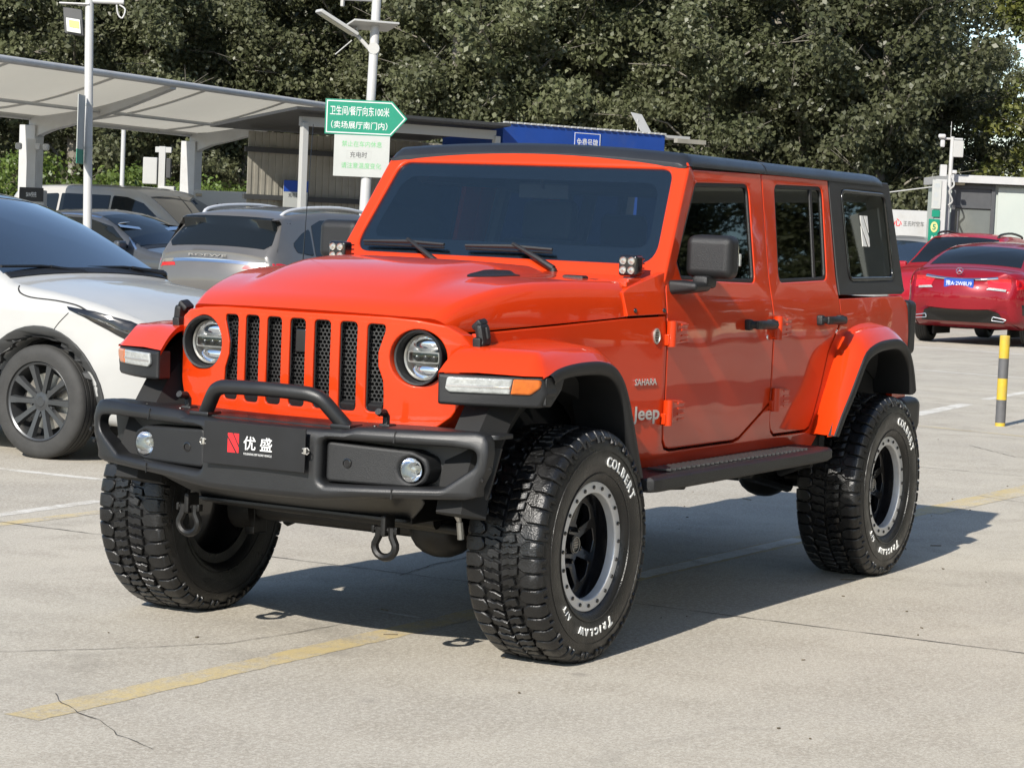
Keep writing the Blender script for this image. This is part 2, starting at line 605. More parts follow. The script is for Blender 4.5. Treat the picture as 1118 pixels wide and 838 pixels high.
# grit, twigs and leaf scraps lying about
rnd = random.Random(77)
bm = bmesh.new()
for k in range(170):
    x, y = rnd.uniform(-12, 5.5), rnd.uniform(-5, 3.5)
    a = rnd.uniform(0, 6.28); l_, w_ = (rnd.uniform(.03, .09), rnd.uniform(.002, .005)) if k % 5 == 0 else (rnd.uniform(.004, .016), rnd.uniform(.003, .010))
    box(bm, (x, y, .003), (l_, w_, .004), rot=(0, 0, a), bev=.001, seg=1)
tag(finish("gravel_bits", bm, mat("dry_leaf_scraps", (.10, .08, .05), .9, var=.4, vscale=3), weighted=False), "grit and dry leaf scraps scattered over the concrete", "grit", kind="stuff")

# ================================================================ orange off-road vehicle
ZP = [.55, .60, .68, .70, .90, 1.15, 1.25, 1.34, 1.37, 1.92]
YP = [.755, .768, .797, .800, .810, .810, .803, .785, .775, .693]
def side_y(x, z):
    y = float(np.interp(z, ZP, YP))
    if x > .75: y -= (x - .75) * .14
    return y
def side_fn(sg, out=0.0):
    return lambda u, v, d: (u, sg * (side_y(u, v) + out - d), v)
ZC = frange(.64, 1.9, .055)

suv = empty("off_road_suv", (0, 0, 0), 0, "bright orange four-door off-roader with black hardtop, steel bumper and chunky mud tyres", "off-roader")

# ---- tub: both fixed flanks, floor, bulkheads
FIX = [(1.895, 1.180), (1.70, 1.190), (1.40, 1.206), (.98, 1.231), (.722, 1.239), (.716, 1.14), (.711, .80), (.702, .745), (.678, .714), (.63, .703),
       (.02, .703), (-.045, .713), (-.11, .743), (-.335, .845), (-.349, .852), (-.358, .77), (-.377, .727), (-.415, .706), (-.77, .706), (-.82, .719),
       (-.85, .763), (-.98, 1.055), (-1.07, 1.145), (-1.122, 1.195), (-1.126, 1.30), (-1.94, 1.312), (-2.00, 1.28), (-2.02, 1.20), (-2.03, .78), (-1.86, .78),
       (-1.80, .95), (-1.68, 1.04), (-1.55, 1.065), (-1.22, 1.055), (-1.05, .93), (-.90, .63), (-.87, .602), (.80, .590), (1.03, .590), (1.11, .66), (1.20, .87), (1.30, 1.03),
       (1.45, 1.09), (1.905, 1.10)]
COWL = [(.985, 1.240), (1.00, 1.33), (.95, 1.352), (.74, 1.40), (.668, 1.412), (.700, 1.337), (.716, 1.248)]
bm = bmesh.new()
for sg in (1, -1):
    panel(bm, FIX, (), side_fn(sg), th=.03, r=.003, seg=2, vs=ZC, us=[.75])
    panel(bm, COWL, (), side_fn(sg), th=.03, r=.004, seg=2, vs=ZC, us=[.75])
# cowl deck between bonnet and windscreen, tailgate
CW = [(-.735, .66), (.735, .66), (.735, .955), (-.735, .955)]
panel(bm, rpoly([(-.74, .655), (.74, .655), (.745, .96), (-.745, .96)], .01), (), lambda u, v, d: (v, u, 1.372 + (.955 - v) * .05 + .012 * (1 - (u / .74) ** 2) - d), th=.02, r=.006, us=frange(-.6, .61, .15))
panel(bm, rpoly([(-.78, .68), (.78, .68), (.77, 1.30), (-.77, 1.30)], .04), (), lambda u, v, d: (-2.035 + d, u, v), th=.03, r=.008)
box(bm, (.84, .72, 1.355), (.20, .05, .06), bev=.012)
box(bm, (.84, -.72, 1.355), (.20, .05, .06), bev=.012)
tub = finish("body", bm, ORANGE, suv)

bm = bmesh.new()
box(bm, (-.45, 0, .60), (2.9, 1.50, .05))
box(bm, (1.40, 0, .95), (.95, 1.00, .42))
box(bm, (.93, 0, .95), (.08, 1.36, .60))
box(bm, (-1.15, 0, .88), (.08, 1.44, .50)); box(bm, (-1.97, 0, .95), (.05, 1.45, .60))
for sg in (1, -1):
    box(bm, (-.15, sg * .745, 1.0), (1.62, .02, .60))          # inner skins behind the door gaps
    box(bm, (-1.55, sg * .70, .95), (.95, .08, .55))
    # wheel-house liners
    tube(bm, [(1.504 + .56 * math.cos(a), sg * .70, .50 + .56 * math.sin(a)) for a in np.linspace(.1, PI - .1, 14)], .10, 6)
    tube(bm, [(-1.504 + .56 * math.cos(a), sg * .70, .50 + .56 * math.sin(a)) for a in np.linspace(.1, PI - .1, 14)], .10, 6)
    box(bm, (1.40, sg * .55, .98), (.78, .04, .36))
    box(bm, (1.0, sg * .62, .80), (.06, .26, .50))
    box(bm, (-.98, sg * .70, .80), (.06, .20, .42))
finish("wheel_house", bm, DARK, suv, weighted=False)

# ---- seats, dash, wheel inside
bm = bmesh.new()
box(bm, (.52, 0, 1.22), (.34, 1.40, .26), bev=.05)
box(bm, (.30, 0, .90), (.9, .26, .30), bev=.04)
finish("dashboard", bm, DASH, suv)
for sg in (1, -1):
    bm = bmesh.new()
    box(bm, (-.10, sg * .37, .92), (.52, .50, .16), bev=.05)
    box(bm, (-.38, sg * .37, 1.22), (.16, .48, .60), rot=(0, -.2, 0), bev=.06)
    box(bm, (-.45, sg * .37, 1.60), (.09, .27, .19), rot=(0, -.15, 0), bev=.04)
    tube(bm, [(-.43, sg * .37 - .06, 1.45), (-.44, sg * .37 - .06, 1.55)], .008, 6); tube(bm, [(-.43, sg * .37 + .06, 1.45), (-.44, sg * .37 + .06, 1.55)], .008, 6)
    finish("seat", bm, SEAT, suv)
bm = bmesh.new()
box(bm, (-.98, 0, .92), (.5, 1.28, .16), bev=.05); box(bm, (-1.22, 0, 1.22), (.14, 1.28, .56), rot=(0, -.2, 0), bev=.05)
for y in (-.42, 0, .42): box(bm, (-1.30, y, 1.57), (.08, .24, .16), bev=.03)
finish("rear_seat", bm, SEAT, suv)
bm = bmesh.new()
ring = [Vector((.26 + .06 * math.sin(a) * .4, .37 + .185 * math.cos(a), 1.30 + .185 * math.sin(a) * .93)) for a in np.linspace(0, 2 * PI, 33)[:-1]]
tube(bm, ring, .014, 8, closed=True)
tube(bm, [(.26, .20, 1.30), (.28, .37, 1.29), (.26, .54, 1.30)], .016, 6); tube(bm, [(.28, .37, 1.29), (.25, .37, 1.14)], .016, 6)
box(bm, (.28, .37, 1.29), (.04, .14, .11), bev=.02)
finish("steering_wheel", bm, SEAT, suv)
bm = bmesh.new()
for sg in (1, -1):
    tube(bm, [(-.34, sg * .62, .7), (-.36, sg * .62, 1.5), (-.40, sg * .58, 1.76)], .035, 8)
    tube(bm, [(-1.2, sg * .62, .9), (-1.22, sg * .62, 1.5), (-1.25, sg * .58, 1.76)], .035, 8)
    tube(bm, [(.30, sg * .60, 1.77), (-1.3, sg * .59, 1.78)], .035, 8)
tube(bm, [(-.40, -.58, 1.76), (-.40, .58, 1.76)], .04, 8)
finish("roll_cage", bm, DASH, suv)
bm = bmesh.new()
box(bm, (.29, 0, 1.72), (.02, .24, .065), bev=.008); tube(bm, [(.33, 0, 1.80), (.30, 0, 1.73)], .008, 6)
finish("rear_view_mirror", bm, DASH, suv)

# ---- doors
FD = [(.7065, 1.24), (.7065, 1.14), (.702, .80), (.692, .752), (.668, .723), (.63, .713), (.02, .713), (-.04, .723), (-.103, .752), (-.333, .857),
      (-.336, 1.30), (-.343, 1.55), (-.354, 1.838), (.345, 1.826), (.388, 1.806), (.655, 1.402), (.692, 1.334)]
FW = rpoly([(.567, 1.456), (.530, 1.382), (-.198, 1.370), (-.217, 1.789), (.318, 1.774)], [.03, .03, .04, .045, .05], 5)
RD = [(-.365, 1.838), (-.348, 1.55), (-.344, 1.30), (-.346, .865), (-.356, .775), (-.375, .737), (-.413, .716), (-.765, .716), (-.812, .729), (-.841, .768),
      (-.973, 1.060), (-1.062, 1.152), (-1.112, 1.20), (-1.116, 1.30), (-1.122, 1.848)]
RW = rpoly([(-.492, 1.797), (-1.052, 1.808), (-1.012, 1.385), (-.449, 1.371)], .045, 5)

def make_handle(parent, x0, z0, sg):
    yb = side_y(x0, z0)
    bm = bmesh.new()
    # flat pull bar on two lugs
    tube(bm, [(x0 + .030, sg * (yb + .020), z0 + .002), (x0 + .012, sg * (yb + .034), z0 + .002), (x0 - .05, sg * (yb + .044), z0 + .002), (x0 - .13, sg * (yb + .044), z0), (x0 - .20, sg * (yb + .036), z0), (x0 - .225, sg * (yb + .018), z0)], [.012, .017, .0185, .0185, .0175, .013], 10)
    box(bm, (x0 - .09, sg * (yb + .046), z0 + .001), (.22, .016, .036), bev=.007)
    box(bm, (x0 + .022, sg * (yb + .012), z0 + .001), (.040, .034, .046), bev=.010)
    box(bm, (x0 - .215, sg * (yb + .012), z0), (.046, .034, .044), bev=.010)
    finish("handle", bm, [BLACK_TEX, BLACK_GLOSS], parent)
    bm = bmesh.new()
    lathe(bm, [(.001, .006), (.010, .006), (.012, .002), (.012, -.004)], 16, basis((x0 - .20, sg * yb, z0 - .055), (1, 0, 0), (0, 0, -sg)))
    finish("lock_barrel", bm, CHROME, parent)

def make_hinge(parent, x, z, sg):
    yb = side_y(x, z)
    bm = bmesh.new()
    tube(bm, [(x, sg * (yb + .018), z - .050), (x, sg * (yb + .018), z + .050)], .0195, 14)
    box(bm, (x + .010, sg * (yb + .008), z - .024), (.03, .022, .044), bev=.004)
    box(bm, (x - .072, sg * (yb + .010), z + .004), (.125, .034, .098), bev=.012, taper=lambda c: (c.x, c.y, c.z * (1 - .18 * (c.x < 0))))
    for k in range(4):
        box(bm, (x - .098, sg * (yb + .027), z - .028 + k * .021), (.062, .007, .009), bev=.0025)
    for k in (-1, 1):
        lathe(bm, [(.001, .008), (.008, .008), (.010, .004), (.010, 0)], 10, basis((x - .04, sg * (yb + .017), z + k * .026), (1, 0, 0), (0, 0, -sg)))
    finish("hinge", bm, ORANGE, parent)

def window(parent, outline, sg, name="window_pane", seal=True, inset=.012, glass=None):
    bm = bmesh.new()
    panel(bm, offset(outline if area2(outline) > 0 else outline[::-1], -.004), (), side_fn(sg, -inset), th=.005, r=.001, seg=1, vs=frange(1.36, 1.82, .08))
    finish(name, bm, glass or GLASS_SIDE, parent)
    if seal:
        ol = outline if area2(outline) > 0 else outline[::-1]
        bm = bmesh.new()
        panel(bm, offset(ol, -.002), [offset(ol, .016)], side_fn(sg, -.004), th=.012, r=.003, seg=2, vs=frange(1.36, 1.82, .08))
        finish("window_seal", bm, BLACK_TEX, parent)

for sg in (1, -1):
    bm = bmesh.new(); panel(bm, FD, [FW], side_fn(sg, .001), th=.04, r=.005, seg=3, vs=ZC)
    d = finish("door", bm, ORANGE, suv)
    window(d, FW, sg)
    make_handle(d, -.075, 1.196, sg)
    make_hinge(d, .708, 1.172, sg); make_hinge(d, .708, .862, sg)
    bm = bmesh.new(); panel(bm, RD, [RW], side_fn(sg, .001), th=.04, r=.005, seg=3, vs=ZC)
    d = finish("door", bm, ORANGE, suv)
    window(d, RW, sg)
    bm = bmesh.new()
    panel(bm, [(-.865, 1.378), (-.890, 1.377), (-.938, 1.806), (-.912, 1.806)], (), side_fn(sg, -.006), th=.01, r=.003, vs=frange(1.40, 1.8, .08))
    finish("window_divider", bm, BLACK_TEX, d)
    make_handle(d, -.87, 1.206, sg)
    make_hinge(d, -.352, 1.180, sg); make_hinge(d, -.356, .870, sg)

# ---- hardtop
def roof_pt(u, v):
    """u along x, v in -1..1 across"""
    hw, zb = .712, 1.842
    zt = 1.892
    a = abs(v)
    sgn = 1 if v >= 0 else -1
    if a < .82:
        y = (hw - .06) * a / .82; z = zt + .028 * (1 - (a / .82) ** 2)
    else:
        t = (a - .82) / .18 * PI / 2 * 1.06
        y = hw - .06 + .06 * math.sin(min(t, PI / 2)); z = zb + (zt - zb) * math.cos(min(t, PI / 2)) - max(0, t - PI / 2) * .06
    return sgn * y, z
bm = bmesh.new()
xs = [.395, .392, .383, .365, .34, .25, .10, -.10, -.30, -.392, -.398, -.402, -.404, -.408, -.414, -.6, -.9, -1.2, -1.5, -1.72, -1.80, -1.86, -1.90, -1.925, -1.935]
vsn = [-1, -.97, -.94, -.91, -.88, -.85, -.82, -.70, -.5, -.3, -.1, .1, .3, .5, .70, .82, .85, .88, .91, .94, .97, 1]
rows = []
for x in xs:
    dz = 0
    if x > .33: dz -= .045 * ((x - .33) / .065) ** 2
    if x < -1.72: dz -= .050 * ((-1.72 - x) / .215) ** 2.5
    if -.408 < x < -.396: dz -= .006
    row = []
    for v in vsn:
        y, z = roof_pt(x, v)
        k = 1.0 if x > -1.8 else 1 - .05 * ((-1.8 - x) / .135) ** 2
        row.append(bm.verts.new((x, y * k, max(z + dz, 1.838))))
    rows.append(row)
for a, b in zip(rows[:-1], rows[1:]):
    for i in range(len(vsn) - 1):
        bm.faces.new((a[i], b[i], b[i + 1], a[i + 1]))
lo = [[bm.verts.new((v.co.x, v.co.y * .985, 1.828)) for v in r] for r in (rows[0], rows[-1])]
for top, low in ((rows[0], lo[0]), (rows[-1], lo[1])):
    for i in range(len(vsn) - 1):
        bm.faces.new((top[i], top[i + 1], low[i + 1], low[i]))
bmesh.ops.recalc_face_normals(bm, faces=bm.faces[:])
top = finish("hardtop", bm, ROOF, suv, angle=50)
bm = bmesh.new()
box(bm, (-.75, 0, 1.83), (2.25, 1.36, .02)); finish("headliner", bm, DASH, suv)
QP = [(-1.130, 1.852), (-1.134, 1.318), (-1.945, 1.320), (-1.990, 1.335), (-1.985, 1.42), (-1.915, 1.84), (-1.90, 1.858)]
QW = rpoly([(-1.262, 1.810), (-1.848, 1.808), (-1.872, 1.386), (-1.271, 1.379)], .055, 6)
for sg in (1, -1):
    bm = bmesh.new(); panel(bm, QP, [QW], side_fn(sg, .004), th=.04, r=.006, seg=3, vs=ZC)
    q = finish("roof_quarter", bm, QUARTER, suv)
    ol = QW if area2(QW) > 0 else QW[::-1]
    bm = bmesh.new(); panel(bm, offset(ol, .002), [offset(ol, .02)], side_fn(sg, .008), th=.012, r=.004, seg=2, vs=frange(1.36, 1.82, .08))
    finish("window_seal", bm, BLACK_GLOSS, q)
    window(q, QW, sg, seal=False, inset=0.0)
    # white slanted-stroke emblem on the glass
    bm = bmesh.new()
    x0, x1, zt, zb = -1.49, -1.585, 1.69, 1.545
    fn = side_fn(sg, .003)
    X = lambda s: x0 + (x1 - x0) * s
    Z = lambda s: zt + (zb - zt) * s
    A = [(X(0), Z(0)), (X(.30), Z(0)), (X(1), Z(.78)), (X(1), Z(1)), (X(0), Z(1)), (X(0), Z(.42)), (X(.55), Z(1)), (X(.66), Z(1)), (X(0), Z(.3))]
    panel(bm, [(X(0), Z(0)), (X(.36), Z(0)), (X(1), Z(.72)), (X(1), Z(1)), (X(.82), Z(1)), (X(0), Z(.22))], (), fn, th=.002, r=.0003, seg=1)
    panel(bm, [(X(0), Z(.34)), (X(.62), Z(1)), (X(0), Z(1))], (), fn, th=.002, r=.0003, seg=1)
    panel(bm, [(X(.50), Z(0)), (X(1), Z(0)), (X(1), Z(.55))], (), fn, th=.002, r=.0003, seg=1)
    finish("window_emblem", bm, LETTER_WHITE, q)
bm = bmesh.new()
panel(bm, rpoly([(-.70, 1.32), (.70, 1.32), (.64, 1.84), (-.64, 1.84)], .05), (), lambda u, v, d: (-1.985 + (v - 1.34) * .17 + d, u, v), th=.02, r=.006)
finish("rear_window", bm, GLASS_SIDE, suv)

# ---- windscreen frame and glass
WN = Vector((.819, 0, .573))
def ws(u, v, d):
    x = .655 - .70 * (v - 1.4505)
    bow = .035 * (1 - (u / .72) ** 2)
    return (x + bow - WN.x * d, u, v - WN.z * d)
WO = rpoly([(-.782, 1.366), (.782, 1.366), (.708, 1.888), (-.708, 1.888)], [.02, .02, .085, .085], 7)
WG = rpoly([(-.712, 1.442), (.712, 1.442), (.648, 1.828), (-.648, 1.828)], [.075, .075, .06, .06], 7)
bm = bmesh.new()
panel(bm, WO, [WG], ws, th=.07, r=.012, seg=3, us=frange(-.7, .71, .1))
finish("windscreen_frame", bm, ORANGE, suv)
bm = bmesh.new()
panel(bm, offset(WG, -.008), (), lambda u, v, d: ws(u, v, d + .010), th=.005, r=.001, seg=1, us=frange(-.7, .71, .1), vs=frange(1.5, 1.8, .1))
finish("windscreen", bm, GLASS_WS, suv)
bm = bmesh.new()
WF = rpoly([(-.655, 1.51), (.655, 1.51), (.605, 1.775), (-.605, 1.775)], [.05, .05, .08, .08], 7)
panel(bm, offset(WG, -.006), [WF], lambda u, v, d: ws(u, v, d + .018), th=.002, r=.0004, seg=1, us=frange(-.7, .71, .1))
finish("windscreen_border", bm, BLACK_GLOSS, suv)

# ---- bonnet
def hood_pt(t, x):
    """t -1..1 across, x along; returns y,z"""
    xfr = None
    return 0, 0
Zs = [0.0, .03, .07, .13, .20, .30, .40, .50, .70, 1.10, 1.30]
Zv = [0.0, .022, .045, .068, .089, .113, .128, .138, .146, .152, .152]
def hood(t, s):
    """s: 0 front edge .. 1 rear edge"""
    a = abs(t)
    sgn = 1 if t >= 0 else -1
    xb = .965
    # lateral position first, at the full half width of this station
    yb = .555 + .20 * min(1, s * 1.02) ** .85
    flat = .80
    if a <= flat:
        y = (yb - .055) * a / flat
    else:
        q = (a - flat) / (1 - flat)
        y = yb - .055 + .055 * math.sin(q * PI / 2)
    xf = 2.082 - .333 * min(y, .57) ** 2 - (.05 * max(0, (a - .8) / .2) ** 2)
    x = xf + (xb - xf) * s
    dist = xf - x
    rise = float(np.interp(dist, Zs, Zv))
    zg = 1.178 + .060 * s                      # seam height along the flank
    ztop = 1.237 + rise - .012 * (y / .6) ** 2
    # power dome
    dome = .048 * float(np.interp(dist, [.12, .45, .7, 1.1], [0, .8, 1, .55]))
    w = .36
    e = max(0, min(1, (w + .05 - y) / .10)); e = e * e * (3 - 2 * e)
    ztop += dome * e
    if a > flat:
        q = (a - flat) / (1 - flat)
        z = zg + (ztop - zg) * math.cos(q * PI / 2) ** .75 if q < 1 else zg
    else:
        z = ztop
    return Vector((x, sgn * y, z))
bm = bmesh.new()
ts = [-1 + .2 * k / 9 for k in range(9)] + list(np.linspace(-.8, .8, 41)) + [.8 + .2 * k / 9 for k in range(1, 10)]
ss = [0, .006, .014, .025, .04, .06, .085, .115, .15, .19, .24, .30, .36, .43, .5, .58, .66, .74, .82, .90, .96, 1]
g = [[bm.verts.new(hood(t, s)) for t in ts] for s in ss]
for a, b in zip(g[:-1], g[1:]):
    for i in range(len(ts) - 1):
        bm.faces.new((a[i], a[i + 1], b[i + 1], b[i]))
# returned lips
for row, off in ((g[0], Vector((-.02, 0, -.015))), (g[-1], Vector((-.004, 0, -.03)))):
    lip = [bm.verts.new(v.co + off) for v in row]
    for i in range(len(ts) - 1):
        bm.faces.new((row[i], row[i + 1], lip[i + 1], lip[i]))
for side in (0, -1):
    col = [r[side] for r in g]
    lip = [bm.verts.new(v.co + Vector((0, -.02 if side else .02, -.004))) for v in col]
    for i in range(len(col) - 1):
        bm.faces.new((col[i], col[i + 1], lip[i + 1], lip[i]))
bmesh.ops.recalc_face_normals(bm, faces=bm.faces[:])
bonnet = finish("bonnet", bm, ORANGE, suv, angle=60)
bm = bmesh.new(); box(bm, (1.45, 0, 1.17), (.85, 1.10, .02)); box(bm, (1.90, 0, 1.19), (.10, .80, .04)); finish("bonnet_liner", bm, DARK, suv)
for sg in (1, -1):
    # louvre vent in the bonnet flank of the dome
    bm = bmesh.new()
    V = rpoly([(1.20, .372), (1.40, .366), (1.60, .385), (1.42, .428), (1.24, .436)], .014)
    def hv(u, v, d, sg=sg):
        lo, hi = 0.0, 1.0
        t = v / .72
        for _ in range(30):
            m = (lo + hi) / 2
            if hood(t, m).x > u: lo = m
            else: hi = m
        # find t for y=v at this s
        tl, th_ = 0.0, .8
        for _ in range(30):
            tm = (tl + th_) / 2
            if hood(tm, lo).y < v: tl = tm
            else: th_ = tm
        p = hood(tl, lo)
        return (u, sg * v, p.z + .004 - d)
    panel(bm, V, (), hv, th=.012, r=.002, seg=1, us=frange(1.2, 1.6, .03), vs=[.375, .385, .395, .405, .415, .425])
    finish("vent", bm, BLACK_TEX, bonnet)
    bm = bmesh.new()
    p = hood(sg * .42, .97)
    box(bm, (.975, sg * .53, 1.372), (.055, .095, .03), bev=.010); box(bm, (.965, sg * .53 + .06, 1.368), (.045, .07, .016), bev=.006)
    finish("rubber_stop", bm, BLACK_TEX, bonnet)
    bm = bmesh.new()
    # bonnet latch: base on the wing, strap over the seam
    Y = .660
    box(bm, (1.90, sg * (Y - .002), 1.145), (.068, .034, .055), bev=.008, rot=(0, .1, 0))
    box(bm, (1.895, sg * (Y + .002), 1.178), (.062, .034, .080), bev=.014, rot=(sg * .16, .1, 0))
    box(bm, (1.892, sg * (Y + .016), 1.185), (.022, .02, .045), bev=.006, rot=(sg * .16, .1, 0))
    lathe(bm, [(.001, .006), (.011, .006), (.012, 0)], 12, basis((1.912, sg * (Y + .012), 1.148), (1, 0, 0), (0, 0, -sg)))
    box(bm, (1.89, sg * (Y - .016), 1.214), (.055, .045, .026), bev=.010, rot=(sg * .7, .1, 0))
    finish("bonnet_latch", bm, BLACK_TEX, suv)
    # bolts on the cowl side
    for (x, z) in ((.935, 1.262), (.735, 1.262)):
        bm = bmesh.new()
        lathe(bm, [(.001, .006), (.007, .006), (.010, .002), (.010, 0)], 10, basis((x, sg * side_y(x, z), z), (1, 0, 0), (0, 0, -sg)))
        finish("bolt", bm, BLACK_GLOSS, suv)

# ---- grille
def gx(y, z):
    return 2.080 - .333 * y * y - .035 * max(0, (1.02 - z)) - 9.0 * max(0, abs(y) - .575) ** 2
def grille_fn(u, v, d): return (gx(u, v) - d, u, v)
GO = [(0, 1.226), (-.2, 1.227), (-.36, 1.226), (-.47, 1.219), (-.56, 1.205), (-.612, 1.174), (-.640, 1.13), (-.645, 1.04), (-.624, .955), (-.585, .885), (-.53, .84), (-.455, .815), (-.37, .803), (0, .795)]
GO = GO + [(-y, z) for (y, z) in GO[::-1] if y != 0]
HL_Y, HL_Z, HL_R = .466, 1.088, .100
slots = []
for k in range(-3, 4):
    c = k * .1035 + .008
    c = k * .1045
    h = .0335
    if abs(k) == 3:
        s = 1 if k > 0 else -1
        # outer slots give way to the headlamp bowls
        pts = [(c - s * h, 1.200), (c - s * h, .888), (c + s * h, .888), (c + s * h * 1.0, .955), (c + s * h * .92, 1.00), (c + s * h * .35, 1.05), (c + s * h * .30, 1.10), (c + s * h * .8, 1.155), (c + s * h, 1.175), (c + s * h, 1.198)]
        slots.append(rpoly(pts, [.02, .02, .02, .01, .02, .03, .03, .02, .01, .018], 4))
    else:
        slots.append(rpoly([(c - h, 1.202), (c - h, .886), (c + h, .886), (c + h, 1.202)], .018, 4))
heads = [circle(s * HL_Y, HL_Z, HL_R, 36) for s in (-1, 1)]
bm = bmesh.new()
panel(bm, GO, slots + heads, grille_fn, th=.06, r=.005, seg=3, us=frange(-.605, .61, .055), vs=frange(.82, 1.23, .08))
# cheeks back to the wings
for sg in (1, -1):
    pts = [(.610, 1.174), (.639, 1.13), (.644, 1.04), (.623, .955), (.584, .885), (.53, .84), (.455, .815)]
    a, b, c = [], [], []
    for (y, z) in pts:
        x = gx(y, z)
        a.append(bm.verts.new((x - .006, sg * y, z))); b.append(bm.verts.new((x - .035, sg * (y + .012), z))); c.append(bm.verts.new((1.78, sg * (y + .020), z)))
    for i in range(len(pts) - 1):
        bm.faces.new((a[i], a[i + 1], b[i + 1], b[i])); bm.faces.new((b[i], b[i + 1], c[i + 1], c[i]))
bmesh.ops.recalc_face_normals(bm, faces=bm.faces[:])
grille = finish("grille", bm, ORANGE, suv)
# slot inserts
def hexmesh(bm, y0, y1, z0, z1, s, w, keep=lambda y, z: True):
    dy, dz = s * math.sqrt(3), s * 1.5
    r = 0
    z = z0
    while z < z1:
        y = y0 + (dy / 2 if r % 2 else 0)
        while y < y1:
            if keep(y, z):
                o = [(y + s * math.sin(PI / 3 * k), z + s * math.cos(PI / 3 * k)) for k in range(6)]
                i = [(y + (s - w) * math.sin(PI / 3 * k), z + (s - w) * math.cos(PI / 3 * k)) for k in range(6)]
                vo = [(gx(a, b) - .034, a, b) for a, b in o]; vi = [(gx(a, b) - .034, a, b) for a, b in i]
                vb = [(gx(a, b) - .044, a, b) for a, b in i]
                vs, _ = add_mesh(bm, vo + vi + vb, [(k, (k + 1) % 6, 6 + (k + 1) % 6, 6 + k) for k in range(6)] + [(6 + k, 6 + (k + 1) % 6, 12 + (k + 1) % 6, 12 + k) for k in range(6)])
            y += dy
        z += dz; r += 1
MESHGREY = mat("grille_mesh_plastic", (0.028, 0.028, 0.028), 0.32, var=0.15, vscale=40, spec=.6)
for i, k in enumerate(range(-3, 4)):
    c = k * .1045; h = .0335
    bm = bmesh.new()
    sl = slots[i]
    ol = sl if area2(sl) > 0 else sl[::-1]
    panel(bm, offset(ol, -.003), [offset(ol, .0035)], lambda u, v, d: (gx(u, v) - .008 - d, u, v), th=.05, r=.002, seg=1)
    f = finish("slot_surround", bm, BLACK_GLOSS, grille)
    bm = bmesh.new()
    hole = (lambda y, z: not (abs(y - c) < .022 and 1.08 < z < 1.165)) if k == 0 else (lambda y, z: True)
    hexmesh(bm, c - h, c + h + .004, .915, 1.203, .0092, .0022, hole)
    finish("mesh_insert", bm, MESHGREY, f, smooth=False)
    bm = bmesh.new()
    box(bm, (gx(c, .905) - .022, c, .904), (.03, .064, .030), bev=.006, rot=(0, .35, 0))
    finish("slot_foot", bm, BLACK_TEX, f)
    if k == 0:
        bm = bmesh.new(); box(bm, (2.05, c, 1.122), (.02, .046, .085), bev=.006); finish("camera_window", bm, BLACK_GLOSS, f)
bm = bmesh.new(); box(bm, (1.955, 0, 1.03), (.02, .76, .40)); finish("radiator", bm, DARK, grille)

# ---- headlamps
for sg in (1, -1):
    M = basis((gx(HL_Y, HL_Z) - .004, sg * HL_Y, HL_Z), (0, 1, 0), (0, 0, 1))   # local z -> +x
    bm = bmesh.new()
    lathe(bm, [(HL_R - .0005, .002), (HL_R - .003, .006), (HL_R - .010, .004), (HL_R - .014, -.010), (.088, -.075), (.084, -.085), (.001, -.085)], 48, M)
    hl = finish("headlamp", bm, BLACK_TEX, suv)
    bm = bmesh.new()
    lathe(bm, [(.086, -.070), (.085, -.040), (.080, -.034), (.074, -.040), (.074, -.072)], 48, M)
    finish("trim_ring", bm, STEEL, hl)
    bm = bmesh.new()
    lathe(bm, [(.074, -.045), (.066, -.060), (.050, -.072), (.001, -.080)], 40, M)
    # twin reflectors, dark bridge and projector
    for zz, fl in ((.047, 1), (-.047, -1)):
        t = bmesh.new(); bmesh.ops.create_uvsphere(t, u_segments=20, v_segments=10, radius=1)
        for v in t.verts: v.co = Vector((v.co.x * .062, zz + v.co.y * .028, -.062 + v.co.z * .016))
        merge(bm, t, M)
    finish("reflector", bm, CHROME, hl)
    bm = bmesh.new()
    panel(bm, rpoly([(-.066, -.021), (.066, -.021), (.066, .021), (-.066, .021)], .010), [rpoly([(-.060, -.015), (.060, -.015), (.060, .015), (-.060, .015)], .007)], lambda u, v, d: M @ Vector((u, v, -.034 - d)), th=.03, r=.002, seg=1)
    finish("lamp_bridge", bm, STEEL, hl)
    bm = bmesh.new()
    for (a, b) in ((-.035, 0), (0, 0), (.035, 0)):
        t = bmesh.new(); bmesh.ops.create_uvsphere(t, u_segments=14, v_segments=8, radius=.0155)
        merge(bm, t, M @ Matrix.Translation((a, b, -.055)))
    box(bm, tuple(M @ Vector((0, 0, -.070))), (.010, .118, .026), bev=.003)
    finish("projector", bm, BLACK_GLOSS, hl)
    bm = bmesh.new()
    lathe(bm, [(.077, -.040)] + [(.077 * math.cos(a), -.040 + .026 * math.sin(a)) for a in np.linspace(.1, PI / 2 - .03, 8)], 36, M)
    finish("lens", bm, GLASS_CLEAR, hl)

# ---- bumper
def bx(y): return 2.300 - .19 * y * y
def bump_fn(u, v, d):
    # face rolls back at the upper edge
    return (bx(u) - d * (1 - .62 * min(1, max(0, (abs(u) - .62) / .22))) - .25 * max(0, v - .80), u, v)
BO = [(0, .838), (-.30, .838), (-.34, .838), (-.38, .852), (-.805, .858), (-.833, .850), (-.848, .828), (-.854, .79), (-.848, .73), (-.820, .668), (-.82, .640), (-.78, .628), (-.42, .606), (-.36, .598), (-.24, .585), (0, .583)]
BO = BO + [(-y, z) for (y, z) in BO[::-1] if y != 0]
BH = [rpoly([(s * .255, .800), (s * .74, .805), (s * .815, .800), (s * .815, .745), (s * .70, .662), (s * .255, .645)], [.025, .02, .03, .05, .04, .025], 5) for s in (-1, 1)]
bm = bmesh.new()
panel(bm, BO, BH, bump_fn, th=.13, r=.024, seg=4, us=frange(-.85, .86, .07))
